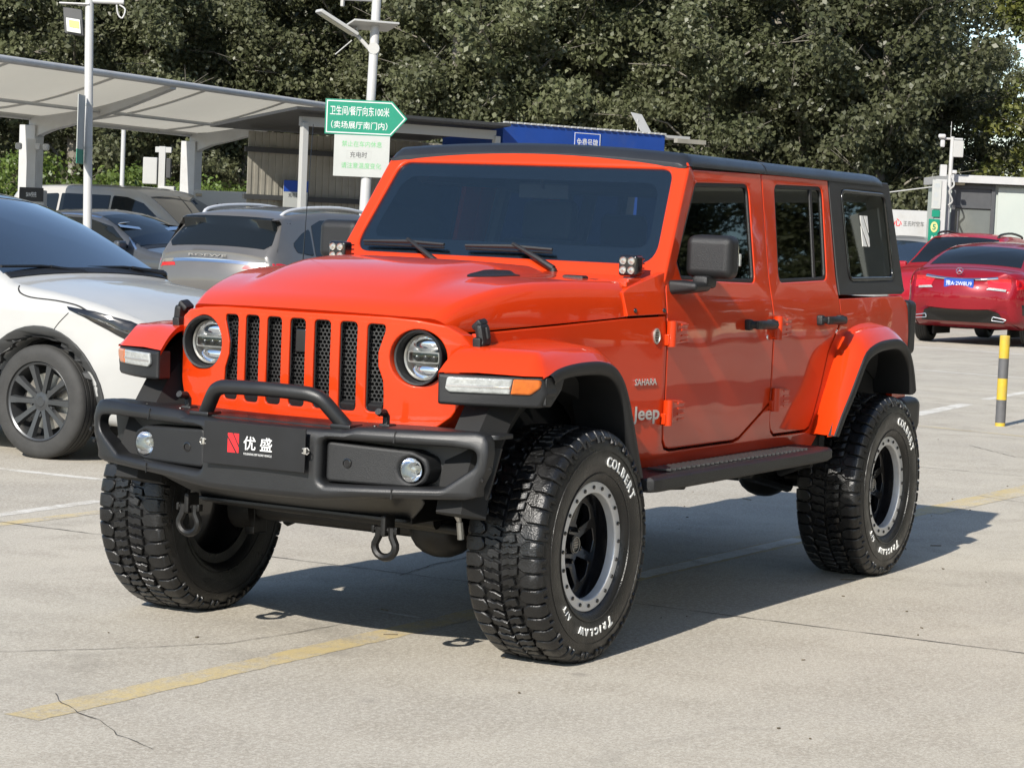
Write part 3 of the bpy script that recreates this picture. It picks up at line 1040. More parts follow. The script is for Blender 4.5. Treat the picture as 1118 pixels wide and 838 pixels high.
# top plate
panel(bm, rpoly([(-.86, 1.98), (.86, 1.98), (.86, 2.10), (.34, 2.22), (-.34, 2.22), (-.86, 2.10)], .03), (), lambda u, v, d: (v, u, .838 + .012 * min(1, max(0, (abs(u) - .32) / .06)) - d), th=.015, r=.004)
bumper = finish("bumper", bm, BLACK_POWDER, suv, angle=50)
bm = bmesh.new()
panel(bm, [(-.80, .62), (.80, .62), (.84, .80), (-.84, .80)], (), lambda u, v, d: (bx(u) - .122 - d, u, v), th=.01, r=.002, us=frange(-.7, .71, .1))
panel(bm, rpoly([(-.46, .515), (.46, .515), (.62, .62), (-.62, .62)], .03), (), lambda u, v, d: (2.02 + (v - .515) * 1.5 - d - .1 * u * u, u, v), th=.012, r=.004, us=frange(-.5, .51, .1))
panel(bm, [(-.46, 1.70), (.46, 1.70), (.46, 2.03), (-.46, 2.03)], (), lambda u, v, d: (v, u, .517 - d), th=.01, r=.002)
finish("skid_plate", bm, BLACK_POWDER, bumper)
for sg in (1, -1):
    bm = bmesh.new()
    P = rpoly([(sg * .262, .793), (sg * .575, .780), (sg * .632, .755), (sg * .640, .712), (sg * .625, .672), (sg * .575, .652), (sg * .262, .652)], [.02, .03, .03, .04, .03, .03, .02], 5)
    panel(bm, P, [circle(sg * .575, .714, .044, 28)], lambda u, v, d: (bx(u) - .030 - d - .04 * max(0, (abs(u) - .40)), u, v), th=.10, r=.010, seg=3, us=frange(-.6, .61, .08))
    pod = finish("fog_lamp_housing", bm, BLACK_TEX, bumper)
    bm = bmesh.new()
    y = sg * .345
    lathe(bm, [(.013, .004), (.017, .003), (.018, -.004)], 20, basis((bx(y) - .030, y, .722), (0, 1, 0), (0, 0, 1)))
    lathe(bm, [(.001, .001), (.011, .001), (.011, -.004)], 20, basis((bx(y) - .030, y, .722), (0, 1, 0), (0, 0, 1)))
    finish("parking_sensor", bm, BLACK_GLOSS, pod)
    M = basis((bx(.575) - .040, sg * .575, .714), (0, 1, 0), (0, 0, 1))
    bm = bmesh.new()
    lathe(bm, [(.043, 0), (.041, -.012), (.030, -.040), (.012, -.052), (.001, -.052)], 28, M)
    finish("fog_lamp", bm, CHROME, bumper)
    f = [o for o in bumper.children][-1]
    bm = bmesh.new(); lathe(bm, [(.041, -.004), (.036, .002), (.02, .006), (.001, .008)], 28, M); finish("lens", bm, GLASS_CLEAR, f)
    bm = bmesh.new(); lathe(bm, [(.014, -.045), (.014, -.02), (.010, -.014), (.001, -.012)], 14, M); finish("bulb", bm, LED, f)
    # small bolts
    for (yy, zz) in ((.42, .835), (.60, .836), (.78, .836), (.865, .74), (.84, .70)):
        bm = bmesh.new()
        if zz > .8: Mb = xf((bx(yy) - .07, sg * yy, .851 if yy > .38 else .84))
        else: Mb = basis((bx(yy) - .002, sg * yy, zz), (0, 1, 0), (0, 0, 1))
        lathe(bm, [(.001, .005), (.006, .005), (.008, 0)], 8, Mb)
        finish("bolt", bm, CHASSIS, bumper)
    # hook
    bm = bmesh.new()
    yh = sg * .43
    tube(bm, [(2.14, yh, .83), (2.14, yh, .885), (2.155, yh, .90), (2.185, yh, .90), (2.195, yh, .905)], .013, 8); box(bm, (2.13, yh, .85), (.05, .045, .02), bev=.006)
    finish("tow_hook", bm, BLACK_TEX, bumper)
    # D-shackle hanging from a bracket
    bm = bmesh.new()
    ys = sg * .428
    box(bm, (2.10, ys, .50), (.07, .022, .075), bev=.008)
    sh = [(2.112, ys - .026, .495), (2.112, ys - .028, .462), (2.112, ys - .042, .435)] + [(2.112, ys + .043 * math.cos(a), .428 + .040 * math.sin(a)) for a in np.linspace(PI * 1.05, PI * 1.95, 9)] + [(2.112, ys + .042, .435), (2.112, ys + .028, .462), (2.112, ys + .026, .495)]
    tube(bm, sh, .0145, 8)
    tube(bm, [(2.112, ys - .045, .485), (2.112, ys + .045, .485)], .011, 8)
    box(bm, (2.112, ys + .046, .485), (.026, .014, .026), bev=.004)
    box(bm, (2.112, ys - .046, .485), (.028, .012, .028), bev=.004)
    finish("shackle", bm, CHASSIS, bumper)
for sg in (1, -1):
    for z0, z1 in ((.806, .846), (.612, .648)):
        bm = bmesh.new()
        panel(bm, [(sg * .527, z0), (sg * .532, z0), (sg * .532, z1), (sg * .527, z1)], (), lambda u, v, d: Vector(bump_fn(u, v, d)) + Vector((.0015, 0, 0)), th=.004, r=.0005, seg=1)
        finish("section_seam", bm, DARK, bumper)
bm = bmesh.new()
hoop = [(2.185, -.300, .845), (2.215, -.270, .885)]
pp = [(2.20, -.305, .84), (2.228, -.262, .895), (2.245, -.232, .930), (2.255, -.200, .946), (2.262, -.15, .952), (2.27, 0, .955), (2.262, .15, .952), (2.255, .200, .946), (2.245, .232, .930), (2.228, .262, .895), (2.20, .305, .84)]
# smooth the hoop
sm = []
for i in range(len(pp) - 1):
    p0, p1, p2, p3 = [Vector(pp[max(0, min(len(pp) - 1, j))]) for j in (i - 1, i, i + 1, i + 2)]
    for k in range(5):
        s = k / 5
        sm.append(.5 * ((2 * p1) + (p2 - p0) * s + (2 * p0 - 5 * p1 + 4 * p2 - p3) * s * s + (3 * p1 - p0 - 3 * p2 + p3) * s ** 3))
sm.append(Vector(pp[-1]))
tube(bm, sm, .0265, 16)
box(bm, (2.20, -.305, .845), (.085, .085, .016), bev=.005); box(bm, (2.20, .305, .845), (.085, .085, .016), bev=.005)
finish("bull_bar", bm, BLACK_POWDER, bumper)

# ---- board in place of the number plate
bm = bmesh.new()
box(bm, (2.318, 0, .757), (.007, .435, .152), bev=.002)
plate = finish("number_board", bm, PLATE_BLACK, suv)
Mp = basis((2.3225, 0, .757), (0, 1, 0), (0, 0, 1))
bm = bmesh.new()
E_ = lambda pts: panel(bm, pts, (), lambda u, v, d: Mp @ Vector((u, v, -d)), th=.0008, r=.0001, seg=1)
ox, oy, w, h = -.112, -.030, .048, .068
q = lambda a, b: (ox + a * w, oy + b * h)
E_([q(0, 1), q(.42, 1), q(1, .28), q(1, 0), q(.88, 0), q(0, .86)]); E_([q(.52, 1), q(1, 1), q(1, .42)]); E_([q(0, .74), q(.72, 0), q(0, 0)])
finish("red_emblem", bm, RED_FLAT, plate)
bm = bmesh.new()
text_to(bm, "优 盛", Mp @ Matrix.Translation((.018, .008, 0)), .052, .0006, .012, width=.122)
text_to(bm, "YOUSHENG OFF ROAD VEHICLE", Mp @ Matrix.Translation((.018, -.030, 0)), .0105, .0006, .004, width=.122)
finish("lettering", bm, WHITE_PAINT, plate, smooth=False, weighted=False)
for sg in (1, -1):
    bm = bmesh.new()
    y = sg * .218
    for k in (-1, 1):
        tube(bm, [(2.322, y - sg * .012, .757 + k * .007), (2.322, y + sg * .010, .757 + k * .011), (2.32, y + sg * .016, .757 + k * .003)], .0022, 6)
    box(bm, (2.318, y, .757), (.016, .012, .024), bev=.003)
    finish("binder_clip", bm, STEEL, plate)

# ---- wing flares
def loft(bm, secs, mi=0, closed=False):
    rows = [[bm.verts.new(p) for p in s] for s in secs]
    for a, b in zip(rows[:-1], rows[1:]):
        n = len(a)
        for i in range(n if closed else n - 1):
            j = (i + 1) % n
            f = bm.faces.new((a[i], a[j], b[j], b[i])); f.material_index = mi
    return rows

def smooth_path(pts, n=4):
    out = []
    m = len(pts)
    for i in range(m - 1):
        p0, p1, p2, p3 = [np.array(pts[max(0, min(m - 1, j))], float) for j in (i - 1, i, i + 1, i + 2)]
        for k in range(n):
            s = k / n
            out.append(tuple(.5 * ((2 * p1) + (p2 - p0) * s + (2 * p0 - 5 * p1 + 4 * p2 - p3) * s * s + (3 * p1 - p0 - 3 * p2 + p3) * s ** 3)))
    out.append(tuple(pts[-1]))
    return out

# each station: inner(x,z), crease(x,z), outer(x,z) with their y
FF = [  # x_in, z_in, x_cr, z_cr, x_out, z_out
    (2.090, 1.050, 1.975, 1.050, 1.930, 1.050),
    (2.035, 1.098, 1.930, 1.094, 1.915, 1.054),
    (1.970, 1.132, 1.885, 1.128, 1.890, 1.060),
    (1.90, 1.142, 1.82, 1.134, 1.835, 1.078),
    (1.78, 1.152, 1.73, 1.140, 1.74, 1.092),
    (1.62, 1.160, 1.60, 1.144, 1.61, 1.099),
    (1.50, 1.160, 1.49, 1.141, 1.49, 1.096),
    (1.40, 1.142, 1.395, 1.120, 1.40, 1.076),
    (1.31, 1.083, 1.31, 1.062, 1.325, 1.024),
    (1.245, .975, 1.245, .955, 1.262, .930),
    (1.185, .82, 1.185, .805, 1.20, .800),
    (1.115, .66, 1.115, .655, 1.132, .655)]
RF = [
    (-.850, .690, -.800, .698, -.790, .703),
    (-.905, .79, -.870, .80, -.865, .79),
    (-.985, .925, -.965, .93, -.965, .890),
    (-1.060, 1.035, -1.055, 1.035, -1.060, .995),
    (-1.145, 1.130, -1.140, 1.110, -1.140, 1.070),
    (-1.27, 1.175, -1.270, 1.150, -1.268, 1.108),
    (-1.42, 1.190, -1.43, 1.168, -1.42, 1.122),
    (-1.56, 1.185, -1.57, 1.165, -1.57, 1.119),
    (-1.68, 1.13, -1.69, 1.110, -1.685, 1.075),
    (-1.76, 1.02, -1.765, 1.00, -1.762, .985),
    (-1.80, .90, -1.81, .885, -1.81, .875)]
def make_flare(st, front, sg):
    st = smooth_path(st, 3)
    yi = (lambda x: side_y(x, 1.1) - .02)
    bm = bmesh.new()
    secs = []
    for (xi, zi, xc, zc, xo, zo) in st:
        Y = yi(xi)
        yc = .855 if front else .885
        if front: yc = .875
        secs.append([(xi, sg * Y, zi - .02), (xi, sg * Y, zi), (xi * .5 + xc * .5, sg * (Y * .55 + yc * .45), zi * .45 + zc * .55 + .004), (xc, sg * yc, zc), (xc * .35 + xo * .65, sg * (yc + (.928 - yc) * .62), zc * .42 + zo * .58), (xo, sg * .928, zo), (xo, sg * .932, zo - .006), (xo, sg * .90, zo - .012)])
    loft(bm, secs)
    bmesh.ops.recalc_face_normals(bm, faces=bm.faces[:])
    f = finish("wing_flare", bm, ORANGE, suv, angle=55)
    # black arch trim under the painted lip
    bm = bmesh.new()
    secs = []
    cx, cz = (1.504, .62) if front else (-1.40, .62)
    rng = st[6:] if front else st
    for (xi, zi, xc, zc, xo, zo) in rng:
        dv = Vector((cx - xo, 0, cz - zo)); dv.normalize()
        p = lambda k, y: (xo + dv.x * k, sg * y, zo + dv.z * k - .006)
        secs.append([p(-.002, .905), p(.000, .936), p(.008, .943), p(.030, .945), p(.046, .937), p(.050, .925), p(.052, .72)])
    loft(bm, secs)
    bmesh.ops.recalc_face_normals(bm, faces=bm.faces[:])
    finish("arch_trim", bm, BLACK_TEX, f, angle=50)
    if front:
        # black nose box with the marker lamp
        y0, y1 = .605, .940
        bm = bmesh.new()
        prof = [(y0, 1.046), (y1, 1.046), (y1, 1.0), (y1, .946), (y1 - .05, .938), (y0, .948)]
        def nf(u, v, d):
            # front face, its outer end sweeping back
            sweep = .02 * max(0, (u - .80)) / .14
            return (2.098 - d - .150 * max(0, (u - .62) / .28) ** 1.5 - .05 * max(0, 1.0 - v), sg * u, v)
        panel(bm, rpoly([(y0, 1.046), (y1 - .012, 1.046), (y1, .99), (y1 - .02, .940), (y0, .940)], [.006, .006, .01, .016, .01]), (), nf, th=.07, r=.010, seg=3, us=frange(.62, .93, .05))
        # side return along the wheel opening
        panel(bm, rpoly([(1.78, 1.046), (1.915, 1.046), (1.915, .945), (1.875, .942), (1.80, 1.00)], .01), (), lambda u, v, d: (u, sg * (y1 - .004 - d), v), th=.06, r=.006)
        nb = finish("lamp_box", bm, BLACK_TEX, f)
        bm = bmesh.new()
        panel(bm, rpoly([(y0 + .040, 1.038), (.845, 1.038), (.838, .985), (y0 + .050, .985), (y0 + .034, .996)], [.01, .004, .004, .01, .01]), (), lambda u, v, d: nf(u, v, d - .010), th=.02, r=.006, seg=3, us=frange(.62, .93, .05))
        finish("marker_lamp", bm, LENS_FROST, f)
        bm = bmesh.new()
        panel(bm, rpoly([(.848, 1.038), (.925, 1.038), (.922, 1.01), (.895, .985), (.841, .985)], [.003, .012, .02, .012, .003]), (), lambda u, v, d: nf(u, v, d - .010), th=.03, r=.006, seg=3, us=frange(.62, .93, .03))
        finish("turn_signal", bm, AMBER, f)
        bm = bmesh.new()
        panel(bm, [(y0 + .04, 1.012), (.84, 1.012), (.84, 1.004), (y0 + .04, 1.004)], (), lambda u, v, d: nf(u, v, d - .0115), th=.003, r=.0005, seg=1, us=frange(.62, .93, .05))
        finish("light_strip", bm, CHROME, f)
    return f
for sg in (1, -1):
    make_flare(FF, True, sg)
    rf = make_flare(RF, False, sg)

# ---- running boards
for sg in (1, -1):
    bm = bmesh.new()
    pr = [(.745, .652), (.955, .650), (.972, .640), (.972, .604), (.955, .590), (.76, .585), (.745, .60)]
    secs = []
    for (x, k) in ((1.10, .80), (1.085, .95), (1.03, 1), (.5, 1), (0, 1), (-.5, 1), (-.66, 1), (-.70, .95), (-.715, .85)):
        secs.append([(x, sg * (.80 + (y - .80) * k), .615 + (z - .615) * k + .006 * (x - .2)* -1) for y, z in pr])
    r = loft(bm, secs, closed=True)
    bm.faces.new(r[0]); bm.faces.new(r[-1][::-1])
    bmesh.ops.recalc_face_normals(bm, faces=bm.faces[:])
    rb = finish("running_board", bm, BLACK_TEX, suv, angle=35)
    bm = bmesh.new()
    for k in range(32):
        box(bm, (.88 - k * .044, sg * .885, .657), (.020, .095, .010), bev=.0015, seg=1, rot=(0, 0, sg * .25))
    finish("tread_strip", bm, MESHGREY, rb)
    for x in (.75, .1, -.55):
        bm = bmesh.new(); tube(bm, [(x, sg * .60, .56), (x, sg * .80, .575), (x, sg * .93, .59)], .018, 8)
        if x < 0: tube(bm, [(x, sg * .90, .59), (-.95, sg * .62, .50)], .022, 8)
        finish("bracket", bm, DARK, rb)

# ---- mirrors
for sg in (1, -1):
    bm = bmesh.new()
    def mt(c):
        k = 1 - .10 * (c.z > 0) * 1
        return (c.x * (1.0 if c.y * sg < 0 else .86) , c.y, c.z * (1.0 if c.x < 0 else .93))
    box(bm, (.478, sg * .882, 1.478), (.115, .20, .178), bev=.034, seg=5, taper=mt)
    mr = finish("door_mirror", bm, BLACK_TEX, suv)
    bm = bmesh.new()
    box(bm, (.585, sg * .835, 1.352), (.15, .13, .060), bev=.018, seg=3, taper=lambda c: (c.x, c.y, c.z * (.55 if c.y * sg > 0 else 1.0) + (.008 if c.y * sg > 0 else 0)))
    box(bm, (.510, sg * .865, 1.378), (.10, .07, .05), bev=.015)
    finish("mirror_arm", bm, BLACK_TEX, mr)
    bm = bmesh.new(); panel(bm, rpoly([(.80, 1.405), (.967, 1.405), (.967, 1.552), (.80, 1.552)], .03), (), lambda u, v, d: (.419 + d, sg * u, v), th=.004, r=.001, seg=1)
    finish("mirror_glass", bm, CHROME, mr)
    bm = bmesh.new(); box(bm, (.436, sg * .981, 1.47), (.016, .008, .05), bev=.004); finish("indicator", bm, LENS_FROST, mr)

# ---- work lights on the cowl corners
for sg in (1, -1):
    bm = bmesh.new()
    c = Vector((.80, sg * .680, 1.432))
    box(bm, c, (.062, .082, .082), bev=.012, seg=3)
    for k in range(4): box(bm, (c.x - .040, c.y, c.z - .027 + k * .018), (.03, .07, .006), bev=.002, seg=1)
    box(bm, (c.x - .01, c.y, c.z - .050), (.05, .05, .014), bev=.004)
    tube(bm, [(c.x - .02, c.y, c.z - .048), (c.x - .05, c.y + sg * .03, c.z - .055), (c.x - .10, c.y + sg * .05, c.z - .06)], .006, 6)
    box(bm, (c.x + .01, c.y - sg * .07, c.z - .060), (.03, .11, .008), bev=.002)
    wl_ = finish("work_light", bm, BLACK_GLOSS, suv)
    for dy in (-.018, .018):
        for dz in (-.018, .018):
            bm = bmesh.new()
            M = basis((c.x + .0312, c.y + dy, c.z + dz), (0, 1, 0), (0, 0, 1))
            lathe(bm, [(.0155, .001), (.0145, .0035), (.011, .0005), (.005, .0015), (.001, .003)], 20, M)
            finish("led", bm, LED, wl_)
# ---- aerial
bm = bmesh.new()
tube(bm, [(.98, -.745, 1.33), (.98, -.745, 1.37)], .010, 8); tube(bm, [(.98, -.745, 1.37), (.97, -.745, 1.52), (.94, -.745, 1.95)], [.003, .002, .0015], 6)
finish("aerial", bm, BLACK_GLOSS, suv)

# ---- wipers
for (yp, tip0, tip1) in ((-.235, -.655, -.245), (.305, -.140, .265)):
    bm = bmesh.new()
    def on(y, z, lift=.012):
        p = ws(y, z, -lift); return Vector(p)
    pv = on(yp, 1.392, .02)
    ym = (tip0 + tip1) / 2 + .02
    mid = on(ym, 1.482, .022)
    tube(bm, [pv, pv.lerp(mid, .35) + Vector((.012, 0, .006)), mid], [.014, .011, .008], 8)
    tube(bm, [on(tip0, 1.470 + (0), .014), on(ym, 1.474, .016), on(tip1, 1.470, .014)], [.007, .010, .007], 6)
    tube(bm, [on(tip0, 1.462, .006), on(tip1, 1.462, .006)], .004, 4)
    lathe(bm, [(.001, .02), (.012, .018), (.015, 0)], 12, Matrix.Translation(pv - Vector((0, 0, .015))))
    finish("wiper", bm, BLACK_TEX, suv)

# ---- badges on the left and right wing
for sg in (1, -1):
    ex = (-sg, 0, 0)
    def bd(x, z, off=.002):
        return basis((x, sg * (side_y(x, z) + off), z), (-sg * 1, 0, 0) if False else Vector((-sg, sg * sg * .14 * (1 if x > .75 else 0), 0)), (0, 0, 1))
    bm = bmesh.new(); text_to(bm, "SAHARA", bd(.862, .987), .036, .004, .01, width=.150); finish("model_lettering", bm, CHROME, suv, weighted=False, smooth=False)
    bm = bmesh.new(); text_to(bm, "Jeep", bd(.850, .858), .075, .006, .02, width=.185); finish("maker_lettering", bm, CHROME, suv, weighted=False, smooth=False)
    bm = bmesh.new()
    t = bmesh.new()
    lathe(t, [(.001, .004), (.80, .004), (.88, .007), (1.0, .005), (1.0, -.002)], 28)
    for v in t.verts: v.co = Vector((v.co.x * .021, v.co.y * .031, v.co.z))
    merge(bm, t, bd(.797, 1.163, .001))
    b = finish("oval_badge", bm, STEEL, suv)
    bm = bmesh.new()
    for k, wdt in enumerate((.018, .026, .028, .024)):
        box(bm, bd(.797, 1.163, .0058) @ Vector((0, .014 - k * .010, 0)), (wdt, .001, .004))
    finish("badge_print", bm, BLACK_TEX, b)

# ---- tail lamps, rear bumper, spare wheel support
for sg in (1, -1):
    bm = bmesh.new(); box(bm, (-2.06, sg * .735, 1.155), (.12, .16, .27), bev=.03, seg=4); tl = finish("tail_lamp", bm, BLACK_TEX, suv)
    bm = bmesh.new(); box(bm, (-2.118, sg * .735, 1.155), (.02, .12, .22), bev=.008); finish("lens", bm, LAMP_RED, tl)
bm = bmesh.new()
box(bm, (-2.16, 0, .72), (.22, 1.62, .17), bev=.04, seg=4)
finish("rear_bumper", bm, BLACK_POWDER, suv)
bm = bmesh.new()
for sg in (1, -1): box(bm, (-2.02, sg * .80, .72), (.24, .10, .19), bev=.04, seg=4)
finish("bumper_end", bm, QUARTER, suv)

# ---- chassis
bm = bmesh.new()
for sg in (1, -1):
    box(bm, (0, sg * .42, .56), (4.0, .09, .13), bev=.01)
    for xa in (1.504, -1.504):
        box(bm, (xa, sg * .56, .43), (.09, .05, .22), bev=.01)
        hel = [(xa + .055 * math.cos(a), sg * .52 + .055 * math.sin(a), .50 + .028 * a / 1.6) for a in np.linspace(0, 2 * PI * 5, 60)]
        tube(bm, hel, .008, 6)
        tube(bm, [(xa - .1, sg * .50, .40), (xa - .14, sg * .44, .92)], .026, 8)
    tube(bm, [(1.45, sg * .45, .38), (.75, sg * .40, .52)], .028, 8)
    tube(bm, [(-1.45, sg * .45, .38), (-.75, sg * .40, .52)], .028, 8)
    lathe(bm, [(.001, .02), (.05, .02), (.085, .0), (.085, -.10), (.001, -.10)], 16, basis((1.504, sg * .64, .42), (1, 0, 0), (0, 0, -sg)))
finish("frame_rail", bm, CHASSIS, suv)
for xa in (1.504, -1.504):
    bm = bmesh.new()
    tube(bm, [(xa, -.66, .42), (xa, .66, .42)], .042, 12)
    t = bmesh.new(); bmesh.ops.create_uvsphere(t, u_segments=16, v_segments=10, radius=1)
    for v in t.verts: v.co = Vector((xa + v.co.x * .13, .30 + v.co.y * .13, .42 + v.co.z * .105))
    merge(bm, t)
    finish("axle", bm, CHASSIS, suv)
bm = bmesh.new()
tube(bm, [(1.72, -.60, .47), (1.72, .62, .455)], .02, 10)
tube(bm, [(1.80, -.50, .52), (1.76, .55, .46)], .018, 10)
tube(bm, [(1.86, -.40, .60), (1.80, .10, .50), (1.80, .45, .49)], .03, 10)
box(bm, (1.80, -.05, .505), (.05, .12, .03), bev=.006)
finish("steering_linkage", bm, CHASSIS, suv)
bm = bmesh.new(); tube(bm, [(1.98, .62, .66), (1.975, .63, .56), (1.965, .64, .52)], [.008, .016, .008], 8); tube(bm, [(1.965, .64, .52), (1.96, .645, .46)], .012, 8); finish("link_bolt", bm, STEEL, suv)
bm = bmesh.new()
box(bm, (.5, .0, .56), (1.0, .34, .18), bev=.04); tube(bm, [(.2, -.1, .55), (-1.4, -.15, .45)], .035, 10); box(bm, (-1.9, 0, .60), (.3, .8, .14), bev=.05)
tube(bm, [(.9, .3, .58), (-1.2, .32, .56), (-2.0, .4, .55)], .03, 8)
finish("transmission", bm, CHASSIS, suv)
bm = bmesh.new(); box(bm, (1.83, .12, .492), (.006, .05, .014)); finish("damper_sticker", bm, RED_FLAT, suv)

# ---- wheels
TR = .432
def tread_fn(u, v, d):
    a = u / TR
    s = 1 if v >= 0 else -1
    w = abs(v)
    if w <= .128:
        h, r = w, TR - .006 * (w / .128) ** 2
        nh, nr = 0.0, 1.0
    else:
        t = (w - .128) / .07
        th = t * rad(72)
        h = .128 + .036 * math.sin(th)
        r = TR - .006 - .052 * (1 - math.cos(th)) - .012 * t
        nh, nr = math.sin(th), math.cos(th)
    h -= nh * d; r -= nr * d
    return (r * math.cos(a), r * math.sin(a), s * h)
def make_wheel():
    root = empty("wheel")
    bm = bmesh.new()
    half = [(.200, .120), (.236, .126), (.244, .140), (.262, .150), (.30, .158), (.335, .160), (.365, .157), (.392, .149), (.405, .135), (.414, .11), (.4165, .06), (.4175, 0)]
    prof = half + [(r, -h) for r, h in half[::-1][1:]]
    lathe(bm, prof, 96)
    rnd = random.Random(4)
    N = 23
    P = 2 * PI * TR / N
    for k in range(N):
        o = k * P
        for sg in (1, -1):
            ph = o + (P * .5 if sg < 0 else 0)
            A = [(.03, .082), (.20, .070), (.34, .070), (.47, .090), (.49, .150), (.47, .193), (.36, .193), (.33, .172), (.21, .172), (.18, .193), (.04, .193)]
            B = [(.53, .098), (.66, .078), (.84, .072), (.97, .086), (.98, .150), (.96, .178), (.56, .178), (.54, .15)]
            for sh, dep in ((A, .018), (B, .016)):
                panel(bm, [(ph + a * P, sg * w) for a, w in sh], (), tread_fn, th=dep, r=.0035, seg=1, vs=[sg * .110, sg * .128, sg * .142, sg * .158, sg * .174], back=False)
            # centre bars
            for j in range(3):
                a0 = j / 3 + .02
                if (k + j) % 3 == 2:
                    pts = [(a0, .050), (a0 + .22, .058), (a0 + .30, .034), (a0 + .24, .028), (a0 + .30, .006), (a0 + .12, .006), (a0 + .02, .030)]
                else:
                    pts = [(a0, .068), (a0 + .23, .066), (a0 + .29, .040), (a0 + .25, .032), (a0 + .34, .005), (a0 + .11, .005), (a0 + .03, .030), (a0 + .07, .038)]
                panel(bm, [(ph + a * P, sg * w) for a, w in pts], (), tread_fn, th=.017, r=.0026, seg=1, back=False)
    # thin concentric ribs on the sidewalls
    for sgn in (1, -1):
        for rr in (.268, .352):
            lathe(bm, [(rr - .003, sgn * .150), (rr - .002, sgn * (.1605 if rr > .3 else .1545)), (rr + .002, sgn * (.1605 if rr > .3 else .1545)), (rr + .003, sgn * .150)], 72)
    bmesh.ops.recalc_face_normals(bm, faces=bm.faces[:])
    finish("tyre", bm, RUBBER, root, angle=45, weighted=False)
    # lettering around the outer wall, clockwise as seen from outside
    def ring_text(s, a0, a1, rm, size, bold=.03):
        n = len(s)
        wts = [1.15 if c in 'MWO' else (.55 if c in 'I' else (.4 if c == ' ' else 1.0)) for c in s]
        tot = sum(wts); acc = 0
        for c, w in zip(s, wts):
            th = a0 + (a1 - a0) * (acc + w / 2) / tot
            acc += w
            if c == ' ': continue
            # local: x axis -> world x, local z outward. top of the wheel is -y here (see placement), rear is -x
            up = Vector((-math.sin(th), -math.cos(th), 0)); rt = Vector((-math.cos(th), math.sin(th), 0))
            rt = Vector((0, 0, 1)).cross(up) * -1
            h = float(np.interp(rm, [.244, .262, .30, .335, .365], [.140, .150, .158, .160, .157]))
            M = Matrix((rt, up, Vector((0, 0, 1)))).transposed().to_4x4(); M.translation = up * rm + Vector((0, 0, h + .0015))
            vs, fs = text_mesh(c, 1.0, .002, bold)
            ww = max(v.x for v in vs) - min(v.x for v in vs)
            add_mesh(bm, [M @ Vector((v.x * size * 1.0, v.y * size, v.z)) for v in vs], fs)
    for w_, a0_, a1_, rm_, sz_, bo_ in (("COLBERT", 8, 60, .312, .050, .02), ("TRICLAW", 0, 0, 0, 0, 0), ("A/T", 218, 232, .305, .032, .0)):
        bm = bmesh.new()
        if w_ == "TRICLAW":
            ring_text("T", rad(152), rad(161), .310, .052); ring_text("RICLAW", rad(161), rad(203), .308, .036)
        else:
            ring_text(w_, rad(a0_), rad(a1_), rm_, sz_, bo_)
        finish("lettering", bm, LETTER_WHITE, root, smooth=False, weighted=False)
    # rim
    bm = bmesh.new()
    lathe(bm, [(.236, .118), (.200, .118), (.194, .110), (.188, .06), (.182, -.02), (.20, -.11), (.236, -.125)], 64)
    lathe(bm, [(.001, -.03), (.188, -.03)], 48)
    wins = []
    for k in range(8):
        a = 2 * PI * k / 8
        hw0, hw1 = rad(9), rad(17)
        pts = [(.090 * math.cos(a - hw0), .090 * math.sin(a - hw0)), (.168 * math.cos(a - hw1), .168 * math.sin(a - hw1)), (.176 * math.cos(a), .176 * math.sin(a)), (.168 * math.cos(a + hw1), .168 * math.sin(a + hw1)), (.090 * math.cos(a + hw0), .090 * math.sin(a + hw0))]
        wins.append(rpoly(pts, [.01, .014, .02, .014, .01], 3))
    def dish(u, v, d):
        r = math.hypot(u, v)
        return (u, v, .036 + .018 * (r / .19) ** 2 - d)
    panel(bm, circle(0, 0, .190, 64), wins, dish, th=.03, r=.004, seg=2, us=[-.12, -.06, 0, .06, .12], vs=[-.12, -.06, 0, .06, .12])
    for k in range(5):
        a = 2 * PI * k / 5 + .3
        lathe(bm, [(.001, .064), (.009, .062), (.011, .035)], 8, Matrix.Translation((.062 * math.cos(a), .062 * math.sin(a), 0)))
    finish("rim", bm, BLACK_GLOSS, root)
    bm = bmesh.new()
    lathe(bm, [(.1925, .100), (.1935, .126), (.197, .131), (.200, .132), (.232, .132), (.236, .130), (.238, .120)], 72)
    for k in range(20):
        a = 2 * PI * k / 20
        lathe(bm, [(.001, .138), (.0055, .138), (.0075, .1365), (.0075, .131)], 8, Matrix.Translation((.216 * math.cos(a), .216 * math.sin(a), 0)), 1)
    finish("beadlock_ring", bm, [SILVER, BLACK_GLOSS], root)
    bm = bmesh.new()
    lathe(bm, [(.001, .068), (.020, .068), (.026, .070), (.034, .066), (.038, .040)], 32)
    finish("hub_cap", bm, BLACK_GLOSS, root)
    bm = bmesh.new()
    lathe(bm, [(.027, .0705), (.0275, .0725), (.0295, .0725), (.030, .0690)], 32)
    for a in (0, 1, 2): box(bm, (0, (a - 1) * .009, .0695), (.034 - .008 * (a != 1), .0035, .002))
    finish("hub_emblem", bm, STEEL, root)
    return root
WB = 1.504
w0 = make_wheel()
w0.parent = suv
RL = Matrix.Rotation(-PI / 2, 4, 'X')     # local z -> +y, local y -> -z
w0.matrix_local = Matrix.Translation((WB, .792, .420)) @ RL
for (x, y, sg, spin) in ((-WB, .792, 1, 0.0), (WB, -.860, -1, .4), (-WB, -.830, -1, .9)):
    w = copy_tree(w0, suv)
    w.matrix_local = Matrix.Translation((x, y, .420)) @ (RL if sg > 0 else Matrix.Rotation(PI, 4, 'Z') @ RL) @ Matrix.Rotation(spin, 4, 'Z')
w = copy_tree(w0, suv)
w.name = "spare_wheel"
w.matrix_local = Matrix.Translation((-2.21, .02, 1.08)) @ Matrix.Rotation(PI / 2, 4, 'Z') @ RL

